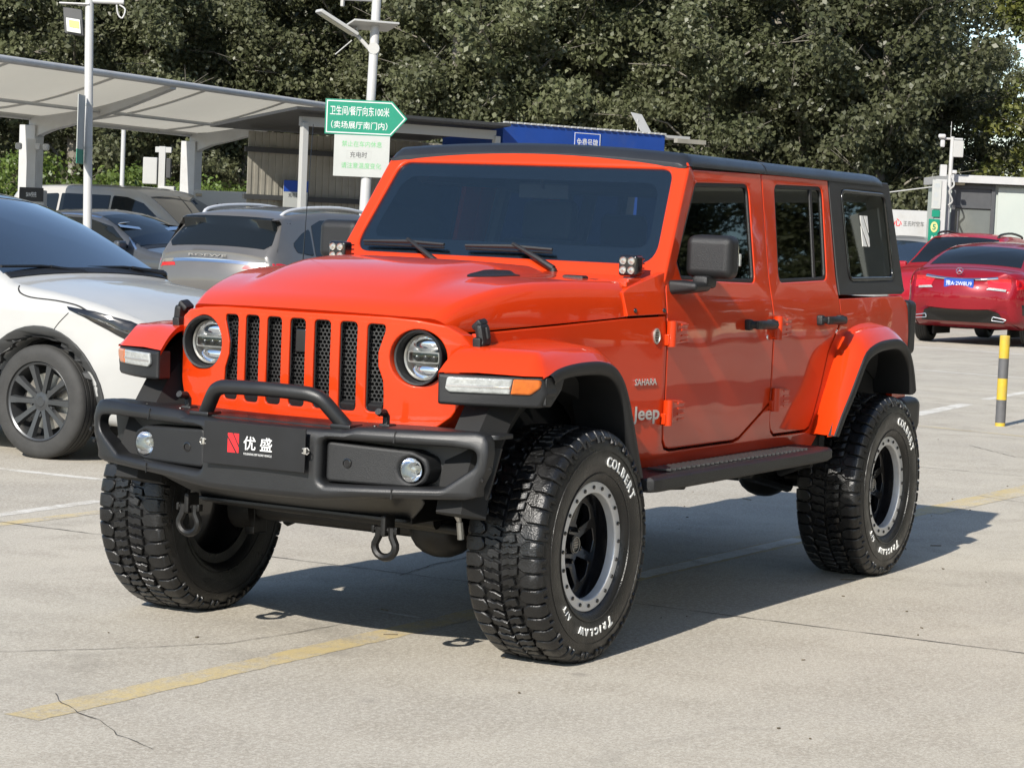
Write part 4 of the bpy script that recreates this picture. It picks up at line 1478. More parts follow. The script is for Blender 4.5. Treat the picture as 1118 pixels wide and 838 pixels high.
# ================================================================ other cars
CARGLASS = mat("dark_car_glass", (0.007, 0.009, 0.010), 0.05, spec=0.45)
CARGLASS_BLUE = mat("sky_tinted_car_glass", (0.014, 0.022, 0.034), 0.03, spec=0.9, coat=1.0, coat_rough=0.01)  # opaque glass; the blue of the mirrored sky is put into its base colour
P_WHITE = paint_mat("pearl_white_paint", (0.37, 0.37, 0.358), .4)
P_GREY = paint_mat("warm_grey_paint", (0.125, 0.120, 0.115), .35, metal=.35)
P_DARK = paint_mat("slate_grey_paint", (0.055, 0.060, 0.068), .35, metal=.3)
P_BEIGE = paint_mat("champagne_paint", (0.33, 0.32, 0.30), .4)
P_RED = paint_mat("deep_red_paint", (0.19, 0.005, 0.011), .32, metal=.1)
P_RED2 = paint_mat("bright_red_paint", (0.27, 0.011, 0.020), .35)
P_SILVER = paint_mat("silver_paint", (0.27, 0.275, 0.28), .35, metal=.4)
CLAD = mat("grey_wheel_arch_plastic", (0.034, 0.035, 0.035), .6, var=.1, vscale=8, bump=.1, bscale=300)
ALLOY = mat("dark_alloy", (0.07, 0.073, 0.076), .35, metal=.6, var=.08, rvar=.08)
TYRE2 = mat("road_tyre_rubber", (0.028, 0.0275, 0.026), .75, var=.2, vscale=12, bump=.15, bscale=90)
BLUE_PLATE = mat("blue_plate", (0.008, 0.05, 0.30), .4)

_WM = {}
def road_wheel(R, rr, style, width=.21):
    key = (R, rr, style)
    if key in _WM:
        return copy_tree(_WM[key])
    root = empty("wheel")
    bm = bmesh.new()
    h = width / 2
    half = [(rr, h * .75), (rr + .006, h * .95), (rr + (R - rr) * .45, h * 1.02), (R - .03, h * .96), (R - .010, h * .86), (R - .001, h * .70)]
    ctr = []
    for y in (.55, .50, .18, .13, -.13, -.18, -.50, -.55):
        ctr.append((R - (.008 if abs(y) in (.50, .13) and False else 0), h * y))
    for yy in (.5, .16, -.16, -.5):
        pass
    tread = []
    for c in (.52, .17, -.17, -.52):
        tread += [(R, h * (c + .05)), (R - .008, h * (c + .04)), (R - .008, h * (c - .04)), (R, h * (c - .05))]
    lathe(bm, half + tread + [(r, -y) for r, y in half[::-1]], 72)
    bmesh.ops.recalc_face_normals(bm, faces=bm.faces[:])
    finish("tyre", bm, TYRE2, root, weighted=False)
    bm = bmesh.new()
    lathe(bm, [(rr + .004, h * .80), (rr - .004, h * .86), (rr - .014, h * .80), (rr - .022, h * .3), (rr - .03, -h * .8)], 56)
    n = style
    for k in range(n):
        a = 2 * PI * k / n
        u = Vector((math.cos(a), math.sin(a), 0)); w = Vector((-math.sin(a), math.cos(a), 0))
        w0, w1, w2 = .30 / n * rr * 2.2, .17 * rr * 10 / (n + 3) * .75, .20 * rr * 10 / (n + 3) * .9
        sec = []
        for (r, hw, z) in ((.05, .022, .62), (rr * .35, .020, .66), (rr * .7, .022, .74), (rr - .012, .030, .80)):
            hw *= 10 / n if n < 10 else 1
            c = u * r
            zt = h * z
            sec.append([c - w * hw + Vector((0, 0, zt - .03)), c - w * hw * .7 + Vector((0, 0, zt)), c + w * hw * .7 + Vector((0, 0, zt)), c + w * hw + Vector((0, 0, zt - .03))])
        loft(bm, sec)
    lathe(bm, [(.001, h * .70), (.03, h * .70), (.034, h * .66), (.062, h * .62), (.066, h * .2)], 28)
    for k in range(5):
        a = 2 * PI * k / 5 + .2
        lathe(bm, [(.001, h * .60), (.012, h * .60), (.014, h * .4)], 8, Matrix.Translation((.085 * math.cos(a), .085 * math.sin(a), 0)))
    bmesh.ops.recalc_face_normals(bm, faces=bm.faces[:])
    finish("rim", bm, ALLOY, root, angle=35)
    bm = bmesh.new(); lathe(bm, [(.001, 0), (rr * .72, 0), (rr * .72, -.02)], 32); finish("brake_disc", bm, STEEL, root)
    bm = bmesh.new(); lathe(bm, [(.001, -.03), (rr - .02, -.03)], 32); finish("hub_back", bm, DARK, root)
    _WM[key] = root
    return root

def arch_pts(xc, R, zb, n=12):
    """arch notch from rear foot to front foot at height zb"""
    zc = R
    r = R + .055
    a0 = math.asin(max(-1, min(1, (zb - zc) / r)))
    return [(xc + r * math.cos(a), zc + r * math.sin(a)) for a in np.linspace(PI - a0, a0, n)]

def car(name, label, cat, paint, loc, rz, spec, group=None):
    R = spec['R']; axF, axR = spec['ax']; zb = spec.get('zb', .24); W0 = spec['W'] / 2
    topl = spec['top']                       # from tail foot over the roof to nose foot
    xn = max(p[0] for p in topl); xt = min(p[0] for p in topl)
    zbelt, zroof = spec['belt'], max(p[1] for p in topl)
    def W(x, z):
        w = W0 * float(np.interp(z, [zb, .42, .60, zbelt - .12, zbelt, zroof], [.93, .975, 1.0, .99, .955, spec.get('tumble', .74)]))
        for (e, sgn, a, k) in ((xn, 1, .75, spec.get('nose', .26)), (xt, -1, .55, spec.get('tail', .17))):
            t = ((x - e) * sgn + a) / a
            if t > 0: w *= 1 - k * t ** 2.4
        return w
    sill = []
    sill += [(x, max(z, zb)) for x, z in arch_pts(axF, R, zb)[::-1]]
    sill += [(x, max(z, zb)) for x, z in arch_pts(axR, R, zb)[::-1]]
    outline = list(topl) + sill
    outline = clean(outline)
    if area2(outline) < 0: outline = outline[::-1]
    root = empty(name, loc, rz, label, cat, group)
    r = spec.get('r', .06)
    bm = bmesh.new()
    for sg in (1, -1):
        panel(bm, outline, (), lambda u, v, d, sg=sg: (u, sg * (W(u, v) - d), v), th=r + .0005, r=r, seg=4, us=frange(xt + .1, xn, .14), vs=frange(zb + .08, zroof, .10), back=False)
    n = len(outline)
    K = 12
    def crown(nx, nz):
        if nz < -.3: return 0
        return .045 * max(0, nz) + spec.get('bow', .13) * min(1, max(0, (abs(nx) - .72) / .22))
    nrm = []
    for i in range(n):
        p0, p2 = Vector(outline[i - 1]), Vector(outline[(i + 1) % n])
        e = (p2 - p0).normalized(); nrm.append(Vector((e.y, -e.x)))
    grid = []
    for i, (x, z) in enumerate(outline):
        w = W(x, z) - r
        c = crown(nrm[i].x, nrm[i].y)
        row = []
        for k in range(K + 1):
            s = -1 + 2 * k / K
            q = c * (1 - abs(s) ** 2.2)
            row.append(bm.verts.new((x + nrm[i].x * q, s * w, z + nrm[i].y * q)))
        grid.append(row)
    for i in range(n):
        a, b = grid[i], grid[(i + 1) % n]
        for k in range(K):
            bm.faces.new((a[k], a[k + 1], b[k + 1], b[k]))
    bmesh.ops.remove_doubles(bm, verts=bm.verts[:], dist=.002)
    bmesh.ops.recalc_face_normals(bm, faces=bm.faces[:])
    body = finish("body", bm, paint, root, angle=42, weighted=False)
    tb_ = bmesh.new(); tb_.from_mesh(body.data); bvh = BVHTree.FromBMesh(tb_); tb_.free()
    def snap(p, dr, out):
        h = bvh.ray_cast(Vector(p) - Vector(dr) * .6, Vector(dr), 1.2)
        return (h[0] - Vector(dr) * out) if h[0] is not None else Vector(p)
    bm = bmesh.new()
    box(bm, ((axF + axR) / 2, 0, zb + .12), (axF - axR + R * 2.6, W0 * 1.62, .18))
    for ax in (axF, axR):
        for sg in (1, -1):
            tube(bm, [(ax + (R + .05) * math.cos(a), sg * (W0 - .20), R + (R + .05) * math.sin(a)) for a in np.linspace(-.2, PI + .2, 14)], .03, 5)
            box(bm, (ax, sg * (W0 - .36), R + .1), (R * 2.2, .03, R * 1.8))
    finish("underbody", bm, DARK, root, weighted=False)
    def side(poly, m, nm, out=.004, th=.008, rr=.002, parent=root, both=True, only=None, us=(), rad_=.0, vs=()):
        res = []
        for sg in ((1, -1) if only is None else (only,)):
            bm = bmesh.new()
            pp = rpoly(poly, rad_) if rad_ else poly
            panel(bm, pp, (), lambda u, v, d: snap((u, sg * W(u, v), v), (0, -sg, 0), out - d), th=th, r=rr, seg=2, us=us or frange(xt, xn, .12), vs=vs or frange(zb, zroof, .08))
            res.append(finish(nm, bm, m, parent))
        return res
    def across(P0, P1, poly, m, nm, out=.005, parent=root, th=.008):
        """panel on the slope between two outline points; poly in (y fraction, s)"""
        d = Vector(P1) - Vector(P0); nn = Vector((d.y, -d.x)).normalized()
        if abs(nn.y) > abs(nn.x):
            if nn.y < 0: nn = -nn
        elif (nn.x > 0) != (P0[0] > 0): nn = -nn
        c = crown(nn.x, nn.y)
        def fn(u, v, dd):
            x = P0[0] + d.x * v; z = P0[1] + d.y * v
            w = W(x, z) - r * .5
            return snap((x, u * w, z), (-nn.x, 0, -nn.y), out - dd)
        bm = bmesh.new()
        panel(bm, poly, (), fn, th=th, r=.002, seg=1, us=frange(-.9, .91, .1), vs=frange(.1, 1, .15))
        return finish(nm, bm, m, parent)
    # wheels
    first = True
    for (x, sg) in ((axF, 1), (axF, -1), (axR, 1), (axR, -1)):
        w = road_wheel(R, spec['rim'], spec.get('spokes', 10))
        w.parent = root
        w.matrix_local = Matrix.Translation((x, sg * (W0 - .115), R)) @ (Matrix.Rotation(-PI / 2, 4, 'X') if sg > 0 else Matrix.Rotation(PI, 4, 'Z') @ Matrix.Rotation(-PI / 2, 4, 'X'))
    # door shut lines
    for seam in spec.get('seams', ()):
        side(seam, DARK, "door_seam", out=.0015, th=.003, rr=.0005)
    for (x, z) in spec.get('handles', ()):
        for sg in (1, -1):
            bm = bmesh.new(); box(bm, (x, sg * (W(x, z) + .012), z), (.21, .026, .03), bev=.010); finish("handle", bm, spec.get('hmat', paint), root)
    if 'mirror' in spec:
        x, z = spec['mirror']
        for sg in (1, -1):
            bm = bmesh.new(); box(bm, (x, sg * (W(x, z) + .13), z + .04), (.12, .20, .13), bev=.04, seg=4); box(bm, (x + .02, sg * (W(x, z) + .03), z - .02), (.07, .12, .04), bev=.012)
            finish("door_mirror", bm, spec.get('mirmat', paint), root)
    return root, W, side, across, body

def seam(x0, z0, x1, z1, w=.010):
    d = Vector((x1 - x0, z1 - z0)).normalized(); s = Vector((-d.y, d.x)) * w / 2
    return [(x0 - s.x, z0 - s.y), (x0 + s.x, z0 + s.y), (x1 + s.x, z1 + s.y), (x1 - s.x, z1 - s.y)]
def curve_seam(pts, w=.010):
    P = smooth_path(pts, 4)
    L_, R_ = [], []
    for i, p in enumerate(P):
        a, b = Vector(P[max(0, i - 1)]), Vector(P[min(len(P) - 1, i + 1)])
        d = (b - a).normalized(); s = Vector((-d.y, d.x)) * w / 2
        L_.append((p[0] + s.x, p[1] + s.y)); R_.append((p[0] - s.x, p[1] - s.y))
    return L_ + R_[::-1]
WSP = [(-.93, .02), (.93, .02), (.90, .97), (-.90, .97)]

# ---- white crossover beside the off-roader
top = [(-2.18, .24), (-2.30, .34), (-2.34, .62), (-2.32, .92), (-2.22, 1.10), (-2.02, 1.46), (-1.90, 1.52), (-1.45, 1.605), (-.9, 1.65), (-.35, 1.645), (.02, 1.595), (.30, 1.50), (.62, 1.345), (1.02, 1.125), (1.14, 1.08), (1.45, 1.045), (1.80, .985), (2.06, .90), (2.20, .80), (2.27, .66), (2.29, .45), (2.25, .30), (2.12, .22)]
top = smooth_path(top, 2)
r_, W_, side_, across_, body_ = car("parked_suv", "white parked crossover with grey wheel-arch cladding, next to the orange off-roader", "car", P_WHITE, (-3.20, -6.35, 0), PI / 2,
    dict(R=.357, ax=(1.39, -1.39), W=1.84, top=top, belt=1.05, rim=.248, spokes=10, tumble=.72, handles=[(.10, .92), (-.95, .94)], mirror=(.78, 1.06), r=.07, nose=.30, bow=.16, mirmat=BLACK_GLOSS))
across_((1.045, 1.117), (.99, 1.143), [(-.97, .0), (.97, .0), (.97, 1.0), (-.97, 1.0)], BLACK_TEX, "cowl_panel", out=.008)
across_((.988, 1.144), (.10, 1.572), [(-.985, .0), (.985, .0), (.98, 1.0), (-.98, 1.0)], CARGLASS_BLUE, "windscreen")
across_((-.28, 1.644), (-1.4, 1.614), [(-1.0, 0), (1.0, 0), (.98, 1), (-.98, 1)], BLACK_GLOSS, "roof_panel")
across_((.08, 1.582), (-.20, 1.640), [(-1.0, 0), (1.0, 0), (1.0, 1), (-1.0, 1)], BLACK_GLOSS, "roof_header")
across_((-2.05, 1.42), (-2.24, 1.08), [(-.9, 0), (.9, 0), (.93, 1), (-.93, 1)], CARGLASS, "rear_window")
side_([(.80, 1.085), (.34, 1.43), (-.05, 1.555), (-.60, 1.575), (-.62, 1.075)], CARGLASS, "side_window", rad_=.04)
side_([(-.68, 1.075), (-.66, 1.575), (-1.25, 1.545), (-1.72, 1.42), (-1.80, 1.20), (-1.60, 1.10)], CARGLASS, "side_window", rad_=.05)
for ax in (1.39, -1.39):
    Rr = .357
    ring = [(ax + (Rr + .135) * math.cos(a), Rr + (Rr + .120) * math.sin(a)) for a in np.linspace(-.30, PI + .30, 26)] + [(ax + (Rr + .05) * math.cos(a), Rr + (Rr + .05) * math.sin(a)) for a in np.linspace(PI + .30, -.30, 26)]
    side_(ring, CLAD, "arch_cladding", out=.012, th=.05, rr=.006)
side_([(.92, .25), (-.92, .25), (-.92, .36), (.92, .36)], CLAD, "sill_cladding", out=.010, th=.03, rr=.006)
HLp = [(1.60, .965), (1.62, .945), (1.74, .905), (1.90, .835), (2.02, .775), (2.10, .775), (2.16, .80), (2.14, .845), (2.02, .895), (1.80, .945)]
FU, FV = frange(1.6, 2.2, .03), frange(.76, .98, .02)
hls = side_(HLp, BLACK_GLOSS, "headlamp", out=.008, th=.03, rr=.003, us=FU, vs=FV)
side_(curve_seam([(1.70, .930), (1.84, .892), (1.98, .835), (2.10, .795)], .007), ALLOY, "lamp_strip", out=.013, th=.01, rr=.001, us=FU, vs=FV)
side_(curve_seam([(1.15, 1.075), (1.20, 1.03), (1.30, 1.005), (1.50, .995), (1.66, .975), (1.75, .945)], .008), DARK, "bonnet_seam", out=.0018, th=.003, rr=.0005)
side_(curve_seam([(1.62, .925), (1.55, .86), (1.50, .80)], .006), DARK, "wing_seam", out=.0015, th=.003, rr=.0005)
side_(seam(.92, 1.07, .90, .40), DARK, "door_seam", out=.0015, th=.003, rr=.0005)
side_(seam(-.64, 1.05, -.66, .40), DARK, "door_seam", out=.0015, th=.003, rr=.0005)
across_((2.268, .64), (2.285, .45), [(-.55, 0), (.55, 0), (.45, 1), (-.45, 1)], BLACK_GLOSS, "grille")
for y0, y1 in ((-.78, -.02), (.06, .82)):
    bm = bmesh.new()
    tube(bm, [(1.03, -y0, 1.165), (.99, -(y0 + y1) / 2, 1.19), (.985, -y1, 1.185)], .010, 6); tube(bm, [(1.05, -y0, 1.15), (1.0, -(y0 * .6 + y1 * .4), 1.185)], .014, 6)
    finish("wiper", bm, BLACK_TEX, r_)
bm = bmesh.new(); box(bm, (.22, 0, 1.47), (.10, .24, .10), rot=(0, .5, 0), bev=.02); finish("sensor_pod", bm, BLACK_GLOSS, r_)

# ---- grey estate seen from behind
top = [(-2.18, .30), (-2.30, .42), (-2.33, .66), (-2.31, .86), (-2.27, .96), (-2.25, 1.04), (-2.26, 1.10), (-2.18, 1.20), (-1.86, 1.52), (-2.02, 1.545), (-1.95, 1.575), (-1.5, 1.635), (-.9, 1.68), (-.2, 1.68), (.30, 1.60), (.75, 1.38), (1.15, 1.12), (1.6, 1.04), (2.05, .90), (2.28, .68), (2.30, .45), (2.2, .26)]
r_, W_, side_, across_, body_ = car("parked_estate", "warm grey estate car seen from behind, its rear window and silver roof rails showing", "car", P_GREY, (-16.35, -12.42, 0), PI,
    dict(R=.36, ax=(1.38, -1.38), W=1.88, top=top, belt=1.06, rim=.25, spokes=5, tumble=.74, handles=[(.1, .93), (-.92, .95)], mirror=(.80, 1.10), r=.07, tail=.13, bow=.13))
across_((-1.90, 1.495), (-2.19, 1.19), [(-.93, 0), (.93, 0), (.99, .80), (.90, 1), (-.90, 1), (-.99, .80)], CARGLASS, "rear_window")
across_((.38, 1.57), (1.05, 1.17), [(-.97, 0), (.97, 0), (.97, 1), (-.97, 1)], CARGLASS, "windscreen")
side_([(1.00, 1.12), (.45, 1.45), (0, 1.57), (-.55, 1.59), (-.58, 1.09)], CARGLASS, "side_window", rad_=.04)
side_([(-.64, 1.09), (-.62, 1.59), (-1.10, 1.57), (-1.32, 1.50), (-1.36, 1.12)], CARGLASS, "side_window", rad_=.04)
side_([(-1.40, 1.13), (-1.37, 1.47), (-1.56, 1.40), (-1.80, 1.27), (-1.74, 1.17)], CARGLASS, "side_window", rad_=.04)
for sg in (1, -1):
    bm = bmesh.new(); tube(bm, smooth_path([(-1.72, sg * .58, 1.60), (-1.60, sg * .60, 1.665), (-1.2, sg * .61, 1.715), (-.5, sg * .62, 1.735), (.10, sg * .61, 1.69), (.25, sg * .60, 1.63)], 3), .022, 8); finish("roof_rail", bm, SILVER, r_)
across_((-2.262, .985), (-2.252, 1.025), [(-.97, 0), (.97, 0), (.97, 1), (-.97, 1)], CHROME, "light_bar")
across_((-2.27, .94), (-2.262, .982), [(-.97, 0), (-.62, 0), (-.66, 1), (-.97, 1)], LAMP_RED, "tail_lamp"); across_((-2.27, .94), (-2.262, .982), [(.97, 0), (.62, 0), (.66, 1), (.97, 1)], LAMP_RED, "tail_lamp")
side_([(-2.28, .93), (-2.10, .935), (-1.88, .985), (-1.92, 1.005), (-2.10, 1.035), (-2.27, 1.03)], LAMP_RED, "tail_lamp", out=.005)
across_((-2.325, .70), (-2.29, .90), [(-.42, 0), (.42, 0), (.52, 1), (-.52, 1)], P_GREY, "plate_recess", out=-.004)
bm = bmesh.new(); text_to(bm, "ROEWE", basis((-2.392, 0, 1.10), (0, -1, 0), (0, 0, 1)), .038, .003, .0, width=.56); finish("maker_lettering", bm, CHROME, r_, smooth=False, weighted=False)
bm = bmesh.new(); box(bm, (-2.435, 0, .80), (.01, .16, .035), bev=.004); finish("boot_button", bm, CHROME, r_)
bm = bmesh.new(); tube(bm, [(-2.17, .02, 1.235), (-2.10, -.18, 1.31), (-2.08, -.35, 1.315)], .013, 6); finish("wiper", bm, BLACK_TEX, r_)
for y in (.45, -.40):
    bm = bmesh.new(); box(bm, (-2.385, y + .1, .73), (.006, .14, .025)); finish("small_badge", bm, CHROME, r_)

# ---- slate grey hatchback between the white crossover and the estate
top = [(-2.15, .28), (-2.28, .45), (-2.28, .85), (-2.2, 1.0), (-1.75, 1.30), (-1.2, 1.50), (-.5, 1.565), (0, 1.54), (.45, 1.36), (.95, 1.09), (1.3, 1.02), (1.85, .92), (2.15, .76), (2.25, .55), (2.2, .28)]
r_, W_, side_, across_, body_ = car("parked_hatchback", "slate grey car with chrome window line, mostly hidden behind the white crossover", "car", P_DARK, (-18.75, -17.55, 0), PI / 2,
    dict(R=.34, ax=(1.36, -1.36), W=1.82, top=smooth_path(top, 2), belt=1.02, rim=.235, spokes=10, tumble=.74, handles=[(.05, .90)], mirror=(.72, 1.06), r=.07))
side_([(.82, 1.05), (.38, 1.36), (-.1, 1.47), (-.62, 1.48), (-.64, 1.03)], CARGLASS, "side_window", rad_=.04)
side_([(-.70, 1.03), (-.68, 1.48), (-1.3, 1.42), (-1.75, 1.18), (-1.6, 1.06)], CARGLASS, "side_window", rad_=.04)
side_(curve_seam([(.92, 1.05), (.46, 1.39), (-.05, 1.505), (-.65, 1.515), (-1.3, 1.455), (-1.8, 1.20)], .022), CHROME, "chrome_line", out=.006)
side_(curve_seam([(1.75, .82), (1.60, .84), (1.52, .83)], .03), CHROME, "wing_badge", out=.006)
across_((.93, 1.11), (.10, 1.50), [(-.97, 0), (.97, 0), (.97, 1), (-.97, 1)], CARGLASS, "windscreen")
across_((1.05, 1.06), (.94, 1.10), [(-.97, 0), (.97, 0), (.97, 1), (-.97, 1)], BLACK_TEX, "cowl_panel")
side_([(1.72, .80), (2.10, .70), (2.12, .78), (1.95, .86)], LENS_FROST, "headlamp", out=.006)

# ---- beige people carrier under the canopy
top = [(-2.4, .30), (-2.55, .5), (-2.55, 1.05), (-2.45, 1.45), (-2.25, 1.80), (-1.9, 1.90), (-.8, 1.93), (.25, 1.91), (.7, 1.82), (1.25, 1.50), (1.65, 1.24), (2.1, 1.12), (2.45, .95), (2.58, .70), (2.58, .45), (2.5, .28)]
r_, W_, side_, across_, body_ = car("people_carrier", "pale beige people carrier with dark windows, parked under the white canopy", "van", P_BEIGE, (-26.7, -23.55, 0), PI / 2,
    dict(R=.37, ax=(1.55, -1.50), W=1.96, top=smooth_path(top, 2), belt=1.28, rim=.25, spokes=5, tumble=.80, handles=[(.35, 1.12), (-.75, 1.12)], hmat=BLACK_GLOSS, mirror=(1.12, 1.33), r=.09))
side_([(1.28, 1.29), (.72, 1.66), (.34, 1.76), (.02, 1.78), (.0, 1.27)], CARGLASS, "side_window", rad_=.04)
side_([(-.05, 1.27), (-.03, 1.78), (-1.15, 1.79), (-1.17, 1.27)], CARGLASS, "side_window", rad_=.03)
side_([(-1.22, 1.27), (-1.20, 1.79), (-2.0, 1.74), (-2.32, 1.45), (-2.25, 1.30)], CARGLASS, "side_window", rad_=.06)
side_(curve_seam([(-2.3, .60), (0, .58), (1.1, .58)], .05), CHROME, "chrome_line", out=.010)
for x in (1.02, -.03, -1.2): side_(seam(x, 1.26, x, .45), DARK, "door_seam", out=.0015, th=.003, rr=.0005)
across_((1.60, 1.27), (.78, 1.78), [(-.97, 0), (.97, 0), (.95, 1), (-.95, 1)], CARGLASS_BLUE, "windscreen")
across_((1.95, 1.155), (1.62, 1.25), [(-.5, 0), (.5, 0), (.5, .4), (-.5, .4)], BLACK_TEX, "cowl_panel")
side_([(2.1, .92), (2.45, .80), (2.46, .90), (2.3, 1.0)], LENS_FROST, "headlamp", out=.006)

r_.scale = (1.06, 1.06, 1.06)

# ---- red saloon from behind
top = [(-2.20, .36), (-2.30, .50), (-2.35, .70), (-2.33, .82), (-2.27, 1.00), (-2.30, 1.12), (-2.05, 1.15), (-1.85, 1.17), (-1.45, 1.36), (-1.0, 1.50), (-.5, 1.565), (.05, 1.56), (.5, 1.42), (1.05, 1.12), (1.7, 1.02), (2.15, .86), (2.32, .62), (2.3, .30)]
r_, W_, side_, across_, body_ = car("parked_saloon", "deep red saloon seen from behind with chrome boot strip and blue number plate", "car", P_RED, (-30.75, -7.82, 0), PI,
    dict(R=.345, ax=(1.45, -1.45), W=1.90, top=smooth_path(top, 2), belt=1.06, rim=.25, spokes=5, tumble=.72, handles=[(.1, .93), (-.9, .95)], mirror=(.8, 1.10), r=.08, tail=.20, bow=.18, zb=.26))
across_((-1.80, 1.205), (-1.02, 1.505), [(-.90, .05), (.90, .05), (.88, .98), (-.88, .98)], CARGLASS, "rear_window")
side_([(.85, 1.09), (.40, 1.37), (-.05, 1.47), (-.55, 1.47), (-.56, 1.08)], CARGLASS, "side_window", rad_=.04)
side_([(-.62, 1.08), (-.61, 1.47), (-1.05, 1.42), (-1.55, 1.20), (-1.50, 1.10)], CARGLASS, "side_window", rad_=.04)
across_((-2.290, 1.066), (-2.300, 1.094), [(-.78, 0), (.78, 0), (.78, 1), (-.78, 1)], CHROME, "boot_strip", out=.014)
for s in (1, -1):
    tlm = across_((-2.315, .86), (-2.28, 1.03), sorted([(s * .52, .95), (s * .60, 0.12), (s * .99, .02), (s * .99, 1.1)], key=lambda q: 0) , LAMP_RED, "tail_lamp", out=.008)
    across_((-2.318, .85), (-2.312, .885), [(s * .56, 0), (s * .92, 0), (s * .92, 1), (s * .60, 1)], LENS_FROST, "reverse_lamp", out=.013)
side_([(-2.25, .88), (-1.98, .92), (-1.93, 1.00), (-2.10, 1.05), (-2.24, 1.04)], LAMP_RED, "tail_lamp", out=.006)
across_((-2.30, .34), (-2.345, .58), [(-.90, 0), (.90, 0), (.80, .75), (.6, 1), (-.6, 1), (-.80, .75)], BLACK_TEX, "rear_diffuser", out=.010)
for s in (1, -1):
    bm = bmesh.new()
    panel(bm, rpoly([(s * .52, .47), (s * .74, .43), (s * .68, .385), (s * .50, .40)], .02), [offset(rpoly([(s * .52, .47), (s * .74, .43), (s * .68, .385), (s * .50, .40)], .02) if area2([(s * .52, .47), (s * .74, .43), (s * .68, .385), (s * .50, .40)]) > 0 else rpoly([(s * .52, .47), (s * .74, .43), (s * .68, .385), (s * .50, .40)], .02)[::-1], .012)], lambda u, v, d: (-2.465 + .10 * abs(u) + d, u, v), th=.06, r=.004)
    finish("exhaust_tip", bm, CHROME, r_)
    side_([(-2.16, .66), (-2.10, .66), (-2.02, .50), (-2.12, .50)], BLACK_GLOSS, "air_outlet", out=.004, only=s)
xpl = min(v.co.x for v in body_.data.vertices if abs(v.co.y) < .3 and .90 < v.co.z < 1.06) - .012
bm = bmesh.new(); box(bm, (xpl, 0, .955), (.008, .46, .13), bev=.003); npl = finish("number_plate", bm, BLUE_PLATE, r_)
bm = bmesh.new(); text_to(bm, "豫A·2W8U9", basis((xpl - .0045, 0, .955), (0, -1, 0), (0, 0, 1)), .085, .001, .002, width=.40); finish("lettering", bm, WHITE_PAINT, npl, smooth=False, weighted=False)
Mb = basis((-2.485, 0, 1.145), (0, -1, 0), (.45, 0, 1))
bm = bmesh.new()
lathe(bm, [(.048, .004), (.052, .007), (.056, .004), (.052, 0)], 28, Mb, closed=True)
for k in range(3):
    a = PI / 2 + k * 2 * PI / 3
    tube(bm, [Mb @ Vector((0, 0, .005)), Mb @ Vector((.05 * math.cos(a), .05 * math.sin(a), .004))], [.010, .002], 6)
finish("boot_emblem", bm, CHROME, r_)

r_.scale = (1.07, 1.09, 1.06)
# ---- bright red crossover facing us behind the saloon, and a silver car left of it
top = [(-2.2, .30), (-2.3, .6), (-2.25, 1.0), (-2.0, 1.5), (-1.5, 1.68), (-.5, 1.73), (.1, 1.68), (.55, 1.45), (1.05, 1.14), (1.7, 1.03), (2.15, .88), (2.3, .6), (2.25, .30)]
r_, W_, side_, across_, body_ = car("parked_suv", "bright red crossover with black roof rails facing us behind the red saloon", "car", P_RED2, (-38.1, -11.05, 0), 0,
    dict(R=.36, ax=(1.38, -1.38), W=1.92, top=smooth_path(top, 2), belt=1.06, rim=.25, spokes=5, tumble=.74, mirror=(.85, 1.08), r=.08))
across_((1.02, 1.165), (.18, 1.655), [(-.97, 0), (.97, 0), (.94, 1), (-.94, 1)], CARGLASS, "windscreen")
side_([(.85, 1.10), (.45, 1.42), (0, 1.57), (-.6, 1.60), (-.6, 1.09)], CARGLASS, "side_window", rad_=.04)
side_([(1.75, .92), (2.2, .72), (2.22, .84), (1.95, .97)], LENS_FROST, "headlamp", out=.006)
for sg in (1, -1):
    bm = bmesh.new(); tube(bm, smooth_path([(.1, sg * .60, 1.68), (0, sg * .62, 1.75), (-.6, sg * .64, 1.79), (-1.3, sg * .62, 1.74), (-1.4, sg * .60, 1.68)], 3), .022, 8); finish("roof_rail", bm, BLACK_TEX, r_)
r_.scale = (1.06, 1.06, 1.08)
top = [(-2.1, .30), (-2.25, .6), (-2.2, .95), (-1.8, 1.25), (-1.3, 1.62), (-.5, 1.78), (.1, 1.72), (.6, 1.45), (1.1, 1.14), (1.7, 1.03), (2.15, .86), (2.28, .6), (2.2, .30)]
r_, W_, side_, across_, body_ = car("parked_suv", "silver car with a dark blue windscreen, just right of the off-roader's tail", "car", P_SILVER, (-41.6, -13.75, 0), 0,
    dict(R=.35, ax=(1.38, -1.38), W=1.86, top=smooth_path(top, 2), belt=1.04, rim=.24, spokes=5, tumble=.72, mirror=(.85, 1.08), r=.08, mirmat=BLACK_GLOSS))
across_((1.08, 1.165), (.20, 1.66), [(-.97, 0), (.97, 0), (.94, 1), (-.94, 1)], CARGLASS_BLUE, "windscreen")
side_([(.85, 1.08), (.45, 1.40), (0, 1.53), (-.6, 1.55), (-.6, 1.07)], CARGLASS, "side_window", rad_=.04)
side_([(1.75, .90), (2.2, .70), (2.22, .82), (1.95, .95)], LENS_FROST, "headlamp", out=.006)

